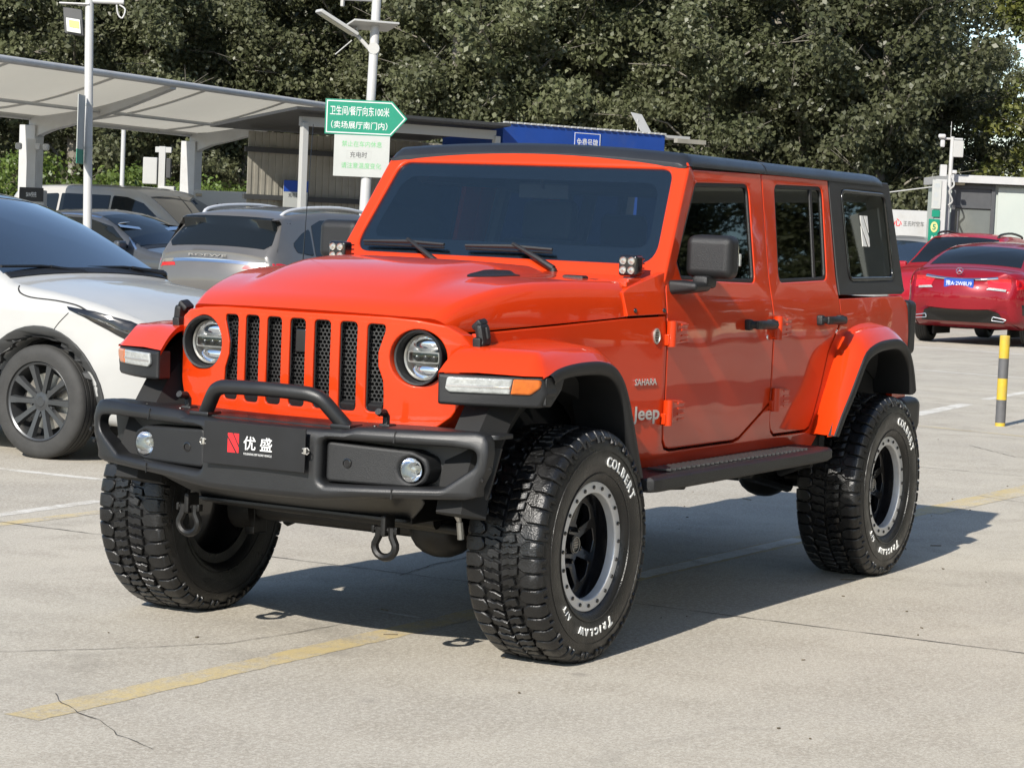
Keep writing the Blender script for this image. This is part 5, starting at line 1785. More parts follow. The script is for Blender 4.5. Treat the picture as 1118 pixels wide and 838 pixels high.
# ================================================================ the lot's furniture
STEEL_WHITE = mat("white_painted_steel", (0.40, 0.40, 0.395), .45, var=.06, vscale=3, dirt=(0.30, 0.27, 0.22, .35), dscale=2.5)
CANVAS = mat("white_canopy_membrane", (0.45, 0.435, 0.39), .7, var=.06, vscale=1.2, dirt=(0.40, 0.36, 0.28, .4), dscale=.9)
def sheer(m, col, f):
    n, l = m.node_tree.nodes, m.node_tree.links
    t = n.new('ShaderNodeBsdfTranslucent'); t.inputs[0].default_value = (*col, 1)
    x = n.new('ShaderNodeMixShader'); x.inputs[0].default_value = f
    l.new(n['Principled BSDF'].outputs[0], x.inputs[1]); l.new(t.outputs[0], x.inputs[2]); l.new(x.outputs[0], n['Material Output'].inputs['Surface'])
sheer(CANVAS, (.62, .58, .48), .38)
BOARD_GREEN = mat("green_sign_sheet", (0.002, 0.185, 0.110), .4, var=.06, vscale=4)
SIGN_WHITE = mat("white_sign_sheet", (0.36, 0.37, 0.35), .5, var=.04, vscale=5)
SIGN_GREENTXT = mat("pale_green_print", (0.14, 0.40, 0.17), .5)
GREY_TXT = mat("grey_print", (0.08, 0.08, 0.08), .5)
CLADDING = mat("grey_beige_cladding", (0.25, 0.235, 0.195), .55, var=.12, vscale=2.0, dirt=(0.12, 0.11, 0.09, .5), dscale=1.5)
BLUE_SHEET = mat("blue_sheet", (0.010, 0.045, 0.22), .4, var=.10, vscale=1.5, dirt=(0.05, 0.07, 0.16, .5), dscale=1.2)
PALE_PANEL = mat("pale_green_grey_panel", (0.36, 0.395, 0.365), .55, var=.04, vscale=1.5, dirt=(0.40, 0.40, 0.36, .3), dscale=1.2)
DARK_FRAME = mat("dark_grey_frame", (0.06, 0.062, 0.065), .45, var=.1)
KIOSK_GLASS = mat("grey_door_glass", (0.12, 0.13, 0.125), .08, coat=1.0, var=.15, vscale=1.5)
GREY_PRINT = mat("pale_grey_print", (0.33, 0.36, 0.38), .5)
CAB = mat("cabinet_grey", (0.36, 0.36, 0.345), .5, var=.06, vscale=2, dirt=(0.3, 0.28, 0.24, .3), dscale=2)
YELLOW_P = mat("yellow_paint", (0.48, 0.33, 0.025), .5, var=.08, vscale=15, dirt=(0.25, 0.20, 0.12, .5), dscale=12)
GREY_P = mat("grey_band_paint", (0.085, 0.085, 0.088), .6, var=.15, vscale=15)
PANEL_PV = mat("solar_cells", (0.02, 0.025, 0.04), .2, coat=.6)

# axes of the lot as one walks away from the parking bay
ORG = Vector((9.0803, 4.8311, 0)); FW_ = Vector((-.8712, -.4910, 0)); RT_ = Vector((-.4910, .8712, 0))
def lot(s, t, z=0.0): return ORG + FW_ * t + RT_ * s + Vector((0, 0, z))

# ---- striped bollard
bm = bmesh.new()
B = Vector((-11.41, -1.69, 0))
zz = [0, .035, .20, .215, .42, .43, .62, .63, .80]
for a, b, mi in ((0, .03, 0), (.03, .235, 1), (.235, .425, 0), (.425, .605, 1), (.605, .80, 0)):
    lathe(bm, [(.045, a), (.045, b)], 24, Matrix.Translation(B), mi)
lathe(bm, [(.045, .80), (.040, .808), (.001, .812)], 24, Matrix.Translation(B), 0)
tag(finish("bollard", bm, [YELLOW_P, GREY_P]), "yellow and grey striped bollard standing in front of the red saloon", "bollard")

# ---- lamp pole with green arrow sign
p0, p1 = Vector((-17.74, -12.70, 0)), Vector((-18.06, -12.79, 5.0))
ax = (p1 - p0).normalized()
at = lambda z: p0 + ax * z
sx = RT_
pole = empty("street_lamp", p0, 0, "white lamp pole with solar street light, carrying the green arrow sign", "street lamp")
def W2L(o, bm_):
    for v in bm_.verts: v.co = v.co - Vector(o.location)
    return bm_
bm = bmesh.new()
tube(bm, [at(0), at(2.6)], .070, 16); tube(bm, [at(2.6), at(4.63)], .062, 16)
tube(bm, [at(4.60), at(4.60) - sx * .50], .038, 10)
box(bm, at(.02), (.34, .34, .03), bev=.006)
finish("pole", W2L(pole, bm), STEEL_WHITE, pole)
bm = bmesh.new()
hd = at(3.93)
arm0, arm1 = hd + sx * 0, hd - sx * .22 + Vector((0, 0, .16))
tube(bm, [at(3.86), arm1], .028, 8)
tube(bm, [hd + FW_ * -.07, hd + FW_ * .07], .08, 12)
finish("bracket", W2L(pole, bm), CAB, pole)
def slab(bm, c, ex, ey, sx_, sy_, sz_, bev=.008, mi=0):
    t = bmesh.new(); box(t, (0, 0, 0), (sx_, sy_, sz_), bev=bev); merge(bm, t, basis(c, ex, ey), mi)
ex = (-sx * .80 + Vector((0, 0, .45)) - FW_ * .35).normalized()
ey = (FW_ * .9 - sx * .35); ey = (ey - ex * ey.dot(ex)).normalized()
bm = bmesh.new(); slab(bm, hd - sx * .50 + Vector((0, 0, .32)) - FW_ * .1, ex, ey, .62, .24, .05, .015)
lh = finish("lamp_head", W2L(pole, bm), CAB, pole)
bm = bmesh.new(); nrm_ = ex.cross(ey); slab(bm, hd - sx * .50 + Vector((0, 0, .32)) - FW_ * .1 - nrm_ * .028 * (1 if nrm_.z > 0 else -1), ex, ey, .50, .18, .008, .003); finish("light_panel", W2L(pole, bm), mat("led_diffuser", (.40, .39, .30), .5), lh)
bm = bmesh.new(); slab(bm, hd - sx * .05 + Vector((0, 0, .31)), (sx + FW_ * .5).normalized(), (FW_ - sx * .5 + Vector((0, 0, -.25))).normalized() if False else (Vector((0, 0, -.22)) + FW_ - sx * .5 + sx * 0).normalized(), .66, .42, .03)
finish("solar_panel", W2L(pole, bm), CAB, pole)
bm = bmesh.new(); tube(bm, [hd - sx * .24 + Vector((0, 0, .15)), hd - sx * .24 + Vector((0, 0, .30))], .022, 8); tube(bm, [hd - sx * .30 + Vector((0, 0, .10)), hd - sx * .52 + Vector((0, 0, -.10))], .008, 6); finish("strut", W2L(pole, bm), CAB, pole)
bm = bmesh.new(); box(bm, at(4.60) - sx * .46 + Vector((0, 0, -.07)), (.05, .05, .10), bev=.015); finish("camera_dome", W2L(pole, bm), CAB, pole)

fr = -FW_ * .125
SG = basis(at(2.985) - sx * .06 + fr, sx - Vector((0, 0, .005)), Vector((0, 0, 1)) + ax * .0)
sg_o = empty("direction_sign", SG.translation, 0, "green arrow-shaped sign with white writing fixed to the lamp pole", "sign")
L2 = lambda bm_: W2L(sg_o, bm_)
arrow = [(-.535, -.235), (.365, -.235), (.575, .01), (.365, .235), (-.535, .235)]
SF = lambda off: (lambda u, v, d: SG @ Vector((u, v, off - d)))
bm = bmesh.new(); panel(bm, arrow, (), SF(0), th=.02, r=.003); finish("board", L2(bm), BOARD_GREEN, sg_o)
bm = bmesh.new(); panel(bm, offset(arrow, .018), [offset(arrow, .032)], SF(.002), th=.002, r=.0003, seg=1); finish("border", L2(bm), WHITE_PAINT, sg_o, smooth=False, weighted=False)
bm = bmesh.new()
text_to(bm, "卫生间/餐厅向东100米", SG @ Matrix.Translation((-.07, .085, .002)), .135, .0006, .004, width=.80)
text_to(bm, "（卖场展厅南门内）", SG @ Matrix.Translation((-.07, -.105, .002)), .105, .0006, .004, width=.76)
finish("lettering", L2(bm), WHITE_PAINT, sg_o, smooth=False, weighted=False)
NM = basis(at(2.465) - sx * .075 + fr * .8, sx, Vector((0, 0, 1)))
nt = empty("notice_board", NM.translation, 0, "white notice board with pale green writing below the green arrow sign", "sign")
L3 = lambda bm_: W2L(nt, bm_)
NF = lambda off: (lambda u, v, d: NM @ Vector((u, v, off - d)))
bm = bmesh.new(); panel(bm, [(-.375, -.275), (.375, -.275), (.375, .282), (-.375, .282)], (), NF(0), th=.015, r=.003); finish("board", L3(bm), SIGN_WHITE, nt)
bm = bmesh.new(); text_to(bm, "禁止在车内休息", NM @ Matrix.Translation((0, .165, .002)), .085, .0005, .002, width=.54); finish("lettering", L3(bm), SIGN_GREENTXT, nt, smooth=False, weighted=False)
bm = bmesh.new(); text_to(bm, "请注意温度变化", NM @ Matrix.Translation((0, -.125, .002)), .085, .0005, .002, width=.54); finish("lettering", L3(bm), SIGN_GREENTXT, nt, smooth=False, weighted=False)
bm = bmesh.new(); text_to(bm, "充电时", NM @ Matrix.Translation((-.04, .02, .002)), .085, .0005, .006, width=.23); finish("grey_writing", L3(bm), GREY_TXT, nt, smooth=False, weighted=False)
bm = bmesh.new(); panel(bm, [(-.20, -.035), (.13, -.035), (.13, .075), (-.20, .075)], [[(-.197, -.032), (.127, -.032), (.127, .072), (-.197, .072)]], NF(.002), th=.001, r=.0002, seg=1); finish("sticker_edge", L3(bm), CAB, nt, smooth=False, weighted=False)

# ---- floodlight pole with a camera arm and a sign set edge on
p0, p1 = Vector((-16.74, -16.55, 0)), Vector((-16.92, -16.84, 5.0))
ax1 = (p1 - p0).normalized(); at1 = lambda z: p0 + ax1 * z
pl = empty("camera_pole", p0, 0, "white pole with a square floodlight and camera arm in front of the canopy", "pole")
bm = bmesh.new(); tube(bm, [at1(0), at1(.5)], .09, 16); tube(bm, [at1(.5), at1(.56), at1(5.0)], [.09, .062, .058], 16)
finish("pole", W2L(pl, bm), STEEL_WHITE, pl)
bm = bmesh.new(); tube(bm, [at1(4.50), at1(4.50) + sx * .48], .035, 10); tube(bm, [at1(4.44), at1(4.44) - sx * .16], .02, 8); slab(bm, at1(4.45) - sx * .20, sx, FW_, .42, .16, .022); finish("arm", W2L(pl, bm), STEEL_WHITE, pl)
bm = bmesh.new(); slab(bm, at1(4.20) - sx * .22, (sx - Vector((0, 0, .12))).normalized(), (Vector((0, 0, 1)) * .93 + FW_ * .15 + sx * -.12).normalized(), .27, .38, .06, .02); f_ = finish("floodlight", W2L(pl, bm), CLAD, pl)
bm = bmesh.new(); slab(bm, at1(4.14) - sx * .21 - FW_ * .05, (sx - Vector((0, 0, .12))).normalized(), (Vector((0, 0, 1)) * .93 + FW_ * .15 + sx * -.12).normalized(), .20, .20, .03, .01); finish("light_panel", W2L(pl, bm), mat("flood_diffuser", (.46, .47, .44), .5), f_)
bm = bmesh.new(); slab(bm, at1(4.16) - sx * .20 - FW_ * .068, (sx - Vector((0, 0, .12))).normalized(), (Vector((0, 0, 1)) * .93 + FW_ * .15 + sx * -.12).normalized(), .14, .10, .006, .002); finish("led_chip", W2L(pl, bm), mat("yellow_phosphor", (.46, .45, .10), .5), f_)
bm = bmesh.new(); tube(bm, smooth_path([at1(4.46) + sx * .38, at1(4.33) + sx * .40, at1(4.28) + sx * .46, at1(4.40) + sx * .50, at1(4.46) + sx * .42], 3), .012, 6); finish("cable", W2L(pl, bm), STEEL_WHITE, pl)
bm = bmesh.new(); slab(bm, at1(2.70) - sx * .05 - FW_ * .30, (-FW_ + sx * -.02).normalized(), Vector((0, 0, 1)), .46, .94, .012, .003)
for z in (3.05, 2.45): tube(bm, [at1(z) + ax1 * -.015, at1(z) + ax1 * .015], .066, 14)
es = finish("sign_plate", W2L(pl, bm), SIGN_WHITE, pl)
bm = bmesh.new(); slab(bm, at1(2.32) - sx * .058 - FW_ * .30, (-FW_ + sx * -.02).normalized(), Vector((0, 0, 1)), .46, .20, .010, .003); finish("green_band", W2L(pl, bm), BOARD_GREEN, es)

# ---- white membrane canopy over the charging bays
K = 1.2
C0 = Vector((9.0803, 4.8311, 1.547))
def far(p): return C0 + (Vector(p) - C0) * K
A, Bp = far((-18.93, -19.55, 2.96)), far((-23.76, -20.17, 2.99))
dirx = Vector((Bp.x - A.x, Bp.y - A.y, 0)); step = dirx.length; dirx.normalize()
Bp.z = A.z = 3.27
fA, fB = far((-20.18, -17.82, 3.58)), far((-24.65, -18.05, 3.59))
arm = Vector((0, 1, 0)) - dirx * dirx.y; arm.normalize()
can = empty("charging_canopy", (A.x, A.y, 0), 0, "white membrane canopy on tapered steel posts over the charging bays", "canopy")
arm_len = 2.95
posts = [A - dirx * step * 2, A - dirx * step, A, Bp]
rear = .35
def roof_at(p, v):       # v 0 at the beam .. 1 at the front tube
    z = 3.27 + (3.93 - 3.27) * v - .10 * math.sin(PI * v)
    return p + arm * (arm_len * v) + Vector((0, 0, z - 3.27))
for p in posts:
    bm = bmesh.new()
    box(bm, (p.x, p.y, 1.55), (.30, .34, 3.1), rot=(0, 0, math.atan2(dirx.y, dirx.x)), bev=.012)
    q0 = Vector((p.x, p.y, 3.27))
    # tapered arm
    secs = []
    for k in range(13):
        v = k / 12
        c = roof_at(q0, v)
        hgt = .22 * (1 - v) ** 1.2 + .09 + .14 * max(0, .12 - v) / .12
        secs.append([c + dirx * .10 - Vector((0, 0, .03)), c - dirx * .10 - Vector((0, 0, .03)), c - dirx * .10 - Vector((0, 0, .03 + hgt)), c + dirx * .10 - Vector((0, 0, .03 + hgt))])
    rw = loft(bm, secs, closed=True); bm.faces.new(rw[-1]); bm.faces.new(rw[0][::-1])
    bmesh.ops.recalc_face_normals(bm, faces=bm.faces[:])
    finish("post", W2L(can, bm), STEEL_WHITE, can)
bm = bmesh.new()
s0, s1 = posts[0] - dirx * 1.2, Bp + dirx * .15
N1, N2 = 40, 14
g = []
for i in range(N1 + 1):
    p = s0.lerp(s1, i / N1); p = Vector((p.x, p.y, 3.27))
    sag = .05 * math.sin(PI * ((i / N1 * (s1 - s0).length / step * 2) % 1))
    g.append([bm.verts.new(roof_at(p, v / N2) + Vector((0, 0, .012 - sag * math.sin(PI * v / N2)))) for v in range(N2 + 1)])
for a, b in zip(g[:-1], g[1:]):
    for k in range(N2): bm.faces.new((a[k], a[k + 1], b[k + 1], b[k]))
finish("membrane", W2L(can, bm), CANVAS, can, weighted=False)
for v, rr in ((0, .06), (.5, .032), (1, .062)):
    bm = bmesh.new(); tube(bm, [roof_at(Vector((s0.x, s0.y, 3.27)), v) - Vector((0, 0, .02 if v != .5 else .12)), roof_at(Vector((s1.x, s1.y, 3.27)), v) - Vector((0, 0, .02 if v != .5 else .12))], rr, 12); finish("edge_tube", W2L(can, bm), STEEL_WHITE, can)
for i in range(6):
    f = (i + .5) / 6
    p = s0.lerp(s1, f); p = Vector((p.x, p.y, 3.27))
    bm = bmesh.new(); tube(bm, [roof_at(p, v / 8) - Vector((0, 0, .035)) for v in range(9)], .022, 6); finish("rafter", W2L(can, bm), STEEL_WHITE, can)

# ---- charging post with its header panel beside the canopy leg
cp = lot(-.2045 * 41.5, 41.5)
ch = empty("charging_post", cp, 0, "white charging post with black header panel beside the canopy leg", "charging post")
def lb(bm, c, size, bev=.01, mi=0):
    t = bmesh.new(); box(t, (0, 0, 0), size, bev=bev); merge(bm, t, basis(c, RT_, FW_), mi)
bm = bmesh.new(); lb(bm, cp + Vector((0, 0, .95)), (.44, .28, 1.9), .02); finish("cabinet", W2L(ch, bm), CAB, ch)
bm = bmesh.new(); lb(bm, cp + Vector((0, 0, 1.82)) - FW_ * .15, (.42, .02, .24), .005); hp = finish("header_panel", W2L(ch, bm), BLACK_TEX, ch)
bm = bmesh.new(); text_to(bm, "5kW快充", basis(cp + Vector((0, 0, 1.82)) - FW_ * .162, RT_, (0, 0, 1)), .10, .001, .01, width=.18); finish("lettering", W2L(ch, bm), WHITE_PAINT, hp, smooth=False, weighted=False)
cp2 = cp - RT_ * .12 + FW_ * .4
mp = empty("camera_mast", cp2, 0, "slim white mast with two small cameras behind the charging post", "mast")
bm = bmesh.new(); lb(bm, cp2 + Vector((0, 0, 1.4)), (.16, .16, 2.8), .01); finish("mast", W2L(mp, bm), STEEL_WHITE, mp)
for s in (-.22, .12, .26):
    bm = bmesh.new(); lb(bm, cp2 + RT_ * s + Vector((0, 0, 2.66)) - FW_ * .1, (.10, .16, .12), .03); finish("camera", W2L(mp, bm), STEEL_WHITE, mp)

# ---- switch cabinet on its frame, thin post, power cabinets
c = lot(-.1505 * 50, 50)
o = empty("meter_frame", c, 0, "pale meter cabinet with small boxes on a steel frame between canopy posts", "meter cabinet")
bm = bmesh.new(); lb(bm, c + Vector((0, 0, 1.5)), (.14, .14, 3.0), .01); lb(bm, c + RT_ * .02 + Vector((0, 0, 2.93)), (.34, .12, .12), .01); finish("frame", W2L(o, bm), CAB, o)
bm = bmesh.new(); lb(bm, c - RT_ * .24 + Vector((0, 0, 2.48)), (.30, .25, .56), .02); finish("cabinet", W2L(o, bm), CAB, o)
bm = bmesh.new(); lb(bm, c + RT_ * .14 + Vector((0, 0, 2.55)), (.10, .16, .42), .02); finish("cabinet", W2L(o, bm), CLAD, o)
bm = bmesh.new(); lb(bm, c + RT_ * .12 + Vector((0, 0, 2.1)), (.34, .3, .14), .03); finish("junction_box", W2L(o, bm), CAB, o)
c = lot(-.1672 * 52, 52)
bm = bmesh.new(); tube(bm, [c, c + Vector((0, 0, 3.6))], .05, 12); tag(finish("thin_post", bm, STEEL_WHITE), "thin white post behind the canopy, in front of the green bushes", "post")
c = lot(-.1245 * 45, 45.5)
o = empty("power_cabinet", c, 0, "large pale power cabinet with vents behind the grey estate's roof", "power cabinet")
bm = bmesh.new(); lb(bm, c + Vector((0, 0, 1.04)), (1.15, .7, 2.05), .03); finish("cabinet", W2L(o, bm), CAB, o)
bm = bmesh.new(); lb(bm, c - RT_ * .48 + Vector((0, 0, 1.97)) - FW_ * .352, (.12, .01, .06), .003); finish("maker_plate", W2L(o, bm), BLACK_GLOSS, o)
bm = bmesh.new()
for k in range(3): lb(bm, c - RT_ * (.12 - .08 * k) + Vector((0, 0, 1.82)) - FW_ * .352, (.03, .01, .02), .002)
finish("indicator", W2L(o, bm), DARK_FRAME, o)
c = lot(-.0985 * 47, 47)
o = empty("power_cabinet", c, 0, "low grey-green cabinet in two tones beside the shed's post", "power cabinet")
bm = bmesh.new(); lb(bm, c + Vector((0, 0, .99)), (.72, .6, 1.98), .03); finish("cabinet", W2L(o, bm), CLADDING, o)
bm = bmesh.new(); lb(bm, c + RT_ * .17 + Vector((0, 0, .99)) - FW_ * .305, (.34, .02, 1.9), .006); finish("door", W2L(o, bm), CAB, o)
c = lot(-.1795 * 50, 50)
o = empty("power_cabinet", c, 0, "small pale cabinet on the ground behind the camera pole", "power cabinet")
bm = bmesh.new(); lb(bm, c + Vector((0, 0, 1.0)), (.62, .5, 2.02), .03); finish("cabinet", W2L(o, bm), CAB, o)
bm = bmesh.new(); lb(bm, c + Vector((0, 0, 2.03)), (.66, .54, .05), .01); finish("lid", W2L(o, bm), CAB, o)

# ---- open shed with lean-to roof, and the blue-fronted cabin joined to it
S0, S1 = Vector((-23.30, -17.95, 0)), Vector((-30.75, -14.55, 0))
ds = (S1 - S0).normalized(); dn = Vector((ds.y, -ds.x, 0))
if dn.dot(FW_) > 0: dn = -dn                      # towards us
shed = empty("open_shed", S0, 0, "open-fronted shed with grey-beige corrugated back wall and lean-to roof", "shed")
def sb(bm, a, off, z, size, bev=.008, mi=0):
    t = bmesh.new(); box(t, (0, 0, 0), size, bev=bev); merge(bm, t, basis(S0 + ds * a - dn * off + Vector((0, 0, z)), ds, -dn), mi)
bm = bmesh.new()
n = 60
for k in range(n):
    a = .75 + k * .07
    sb(bm, a, 2.4 + (.015 if k % 2 else 0), 1.55, (.0705, .02, 3.1), 0)
finish("back_wall", W2L(shed, bm), CLADDING, shed, smooth=False, weighted=False)
bm = bmesh.new()
for z in (.9, 1.95, 2.78): sb(bm, 2.7, 2.32, z, (4.2, .06, .09), .006)
finish("wall_rail", W2L(shed, bm), CLAD, shed)
for a in (.42, 4.36):
    bm = bmesh.new(); sb(bm, a, .02, 1.6, (.11, .11, 3.2), .008); finish("post", W2L(shed, bm), CAB, shed)
bm = bmesh.new(); sb(bm, 2.35, .05, 3.22, (4.0, .08, .16), .006); finish("beam", W2L(shed, bm), CAB, shed)
bm = bmesh.new()
q = [S0 + ds * .05 - dn * -.35 + Vector((0, 0, 3.44)), S0 + ds * 4.40 - dn * -.35 + Vector((0, 0, 3.42)), S0 + ds * 4.40 - dn * 2.6 + Vector((0, 0, 3.16)), S0 + ds * .05 - dn * 2.6 + Vector((0, 0, 3.18))]
add_mesh(bm, q + [p - Vector((0, 0, .05)) for p in q], [(0, 1, 2, 3), (7, 6, 5, 4), (0, 4, 5, 1), (1, 5, 6, 2), (2, 6, 7, 3), (3, 7, 4, 0)])
bmesh.ops.recalc_face_normals(bm, faces=bm.faces[:])
finish("roof", W2L(shed, bm), CLAD, shed, smooth=False, weighted=False)
pm = S0 + ds * 1.62 - dn * 2.25
po = empty("poster", pm + Vector((0, 0, 1.95)), 0, "blue and white poster on the shed's back wall", "poster")
PM = basis(pm + Vector((0, 0, 1.97)), ds, Vector((0, 0, 1)))
bm = bmesh.new(); t = bmesh.new(); box(t, (0, 0, 0), (.50, .60, .01), bev=.002); merge(bm, t, PM); finish("sheet", W2L(po, bm), SIGN_WHITE, po)
bm = bmesh.new(); t = bmesh.new(); box(t, (0, .20, .007), (.50, .20, .004), bev=.001); merge(bm, t, PM); finish("blue_header", W2L(po, bm), BLUE_PLATE, po)
bm = bmesh.new(); text_to(bm, "充电须知", PM @ Matrix.Translation((0, .04, .007)), .08, .001, .01, width=.30); finish("lettering", W2L(po, bm), GREY_TXT, po, smooth=False, weighted=False)

cabn = empty("site_cabin", S0 + ds * 4.9, 0, "blue-fronted cabin under the dashed roof edge, seen over the off-roader's roof", "cabin")
bm = bmesh.new(); sb(bm, 6.30, .9, 1.725, (3.70, 1.9, 3.43), .01); finish("wall", W2L(cabn, bm), BLUE_SHEET, cabn)
bm = bmesh.new()
sb(bm, 6.6, 1.0, 3.42, (4.4, 2.0, .05), .004)
for k in range(25): sb(bm, 4.5 + k * .15, -.06, 3.455, (.10, .06, .03), .004)
finish("roof", W2L(cabn, bm), CAB, cabn)
bm = bmesh.new(); sb(bm, 8.55, -.3, 3.34, (.7, .1, .08), .004); finish("roof_beam", W2L(cabn, bm), CLADDING, cabn)
CM = basis(S0 + ds * 6.32 + dn * .062 + Vector((0, 0, 3.15)), ds, Vector((0, 0, 1)))
bm = bmesh.new()
t = bmesh.new(); box(t, (0, -.10, 0), (.60, .66, .012), bev=.003); merge(bm, t, CM)
cs = finish("sign_panel", W2L(cabn, bm), BLUE_PLATE, cabn)
bm = bmesh.new(); R4 = [(-.295, -.42), (.295, -.42), (.295, .215), (-.295, .215)]
panel(bm, R4, [offset(R4, .012)], lambda u, v, d: CM @ Vector((u, v, .010 - d)), th=.004, r=.0005, seg=1)
text_to(bm, "免费号牌", CM @ Matrix.Translation((0, .045, .008)), .15, .001, .004, width=.48)
finish("lettering", W2L(cabn, bm), WHITE_PAINT, cs, smooth=False, weighted=False)
pvp = S0 + ds * 7.85 - dn * .3 + Vector((0, 0, 3.45))
sp = empty("solar_panel", pvp, 0, "small tilted pale panel on legs on top of the blue cabin's roof", "panel")
bm = bmesh.new(); t = bmesh.new(); box(t, (0, 0, 0), (.26, .40, .02), bev=.004); merge(bm, t, basis(pvp + Vector((0, 0, .20)), (ds + Vector((0, 0, -.1))).normalized(), (Vector((0, 0, .85)) - ds * .40 - dn * .3).normalized())); finish("panel_face", W2L(sp, bm), CAB, sp)
bm = bmesh.new(); tube(bm, [pvp + ds * .05, pvp + ds * .05 + Vector((0, 0, .2))], .012, 6); tube(bm, [pvp - ds * .08, pvp - ds * .08 + Vector((0, 0, .26))], .012, 6); finish("leg", W2L(sp, bm), CAB, sp)

# ---- kiosk on the right, with number totem and camera mast
k0 = lot(.182 * 52, 52)
ki = empty("kiosk", k0, 0, "pale green-grey kiosk with dark glazed door behind the red cars", "kiosk")
def kb(bm, a, off, z, size, bev=.008, mi=0):
    t = bmesh.new(); box(t, (0, 0, 0), size, bev=bev); merge(bm, t, basis(k0 + RT_ * a + FW_ * off + Vector((0, 0, z)), RT_, FW_), mi)
bm = bmesh.new(); kb(bm, 3.0, 1.5, 1.5, (6.0, 2.9, 3.0), .02); finish("wall", W2L(ki, bm), PALE_PANEL, ki)
bm = bmesh.new(); kb(bm, 3.0, 1.4, 3.10, (6.2, 3.3, .17), .01); finish("roof", W2L(ki, bm), STEEL_WHITE, ki)
bm = bmesh.new()
for a in (.06, .92): kb(bm, a, .02, 1.5, (.08, .1, 3.0), .004)
kb(bm, .49, .02, 2.94, (.9, .1, .08), .004); kb(bm, .49, .02, 2.50, (.9, .1, .06), .004)
fr_ = finish("door_frame", W2L(ki, bm), DARK_FRAME, ki)
bm = bmesh.new(); kb(bm, .49, .035, 1.25, (.80, .04, 2.42), .004); dr = finish("door", W2L(ki, bm), KIOSK_GLASS, ki)
bm = bmesh.new(); kb(bm, .49, .035, 2.72, (.80, .04, .38), .004); finish("fanlight", W2L(ki, bm), DARK_FRAME, ki)
bm = bmesh.new(); kb(bm, .78, -.02, 1.35, (.03, .05, .5), .008); finish("handle", W2L(ki, bm), STEEL, dr)
bm = bmesh.new(); kb(bm, .17, .008, 1.6, (.03, .02, 1.6), .004); finish("door_stile", W2L(ki, bm), STEEL, dr)
bm = bmesh.new(); kb(bm, 2.0, -.005, 1.6, (1.95, .02, 2.7), .004); finish("panel", W2L(ki, bm), PALE_PANEL, ki)
bm = bmesh.new(); text_to(bm, "工", basis(k0 + RT_ * 1.85 - FW_ * .02 + Vector((0, 0, 1.72)), RT_, (0, 0, 1)), .42, .002, .02); text_to(bm, "GONG", basis(k0 + RT_ * 1.85 - FW_ * .02 + Vector((0, 0, 1.44)), RT_, (0, 0, 1)), .06, .002, .0); finish("lettering", W2L(ki, bm), GREY_PRINT, ki, smooth=False, weighted=False)
bm = bmesh.new(); kb(bm, .16, -.12, 3.06, (.20, .10, .20), .02); finish("alarm_box", W2L(ki, bm), mat("cream_plastic", (.44, .40, .27), .5), ki)

t0 = lot(.1765 * 51, 51)
to = empty("number_totem", t0, 0, "tall white and green totem with a yellow number 5 beside the kiosk", "sign")
def tb(bm, a, off, z, size, bev=.006, mi=0):
    t = bmesh.new(); box(t, (0, 0, 0), size, bev=bev); merge(bm, t, basis(t0 + RT_ * a + FW_ * off + Vector((0, 0, z)), RT_, FW_), mi)
bm = bmesh.new(); tb(bm, .06, .1, 1.52, (.24, .16, 3.05)); finish("pillar", W2L(to, bm), STEEL_WHITE, to)
bm = bmesh.new(); tb(bm, -.035, 0, 2.72, (.20, .03, .62)); bb = finish("board", W2L(to, bm), SIGN_WHITE, to)
bm = bmesh.new()
for k in range(3): text_to(bm, "停车区"[k], basis(t0 + RT_ * -.035 - FW_ * .016 + Vector((0, 0, 2.90 - k * .19)), RT_, (0, 0, 1)), .13, .001, .004)
finish("lettering", W2L(to, bm), GREY_PRINT, bb, smooth=False, weighted=False)
bm = bmesh.new(); tb(bm, -.055, -.02, 1.80, (.24, .03, .78)); tb(bm, -.03, -.01, 2.31, (.17, .03, .15)); gb = finish("green_board", W2L(to, bm), BOARD_GREEN, to)
M5 = basis(t0 + RT_ * -.055 - FW_ * .037 + Vector((0, 0, 2.02)), RT_, (0, 0, 1))
bm = bmesh.new(); panel(bm, [(.078 * math.cos(a), .115 * math.sin(a)) for a in np.linspace(0, 2 * PI, 25)[:-1]], (), lambda u, v, d: M5 @ Vector((u, v, .002 - d)), th=.002, r=.0003, seg=1); yd = finish("yellow_disc", W2L(to, bm), mat("pale_yellow_print", (.48, .45, .18), .5), gb)
bm = bmesh.new(); text_to(bm, "5", M5 @ Matrix.Translation((0, 0, .004)), .17, .001, .02); finish("number", W2L(to, bm), BOARD_GREEN, yd, smooth=False, weighted=False)
bm = bmesh.new()
text_to(bm, "快", M5 @ Matrix.Translation((.01, -.26, .003)), .15, .001, .01); text_to(bm, "充", M5 @ Matrix.Translation((.01, -.47, .003)), .15, .001, .01)
finish("lettering", W2L(to, bm), WHITE_PAINT, gb, smooth=False, weighted=False)

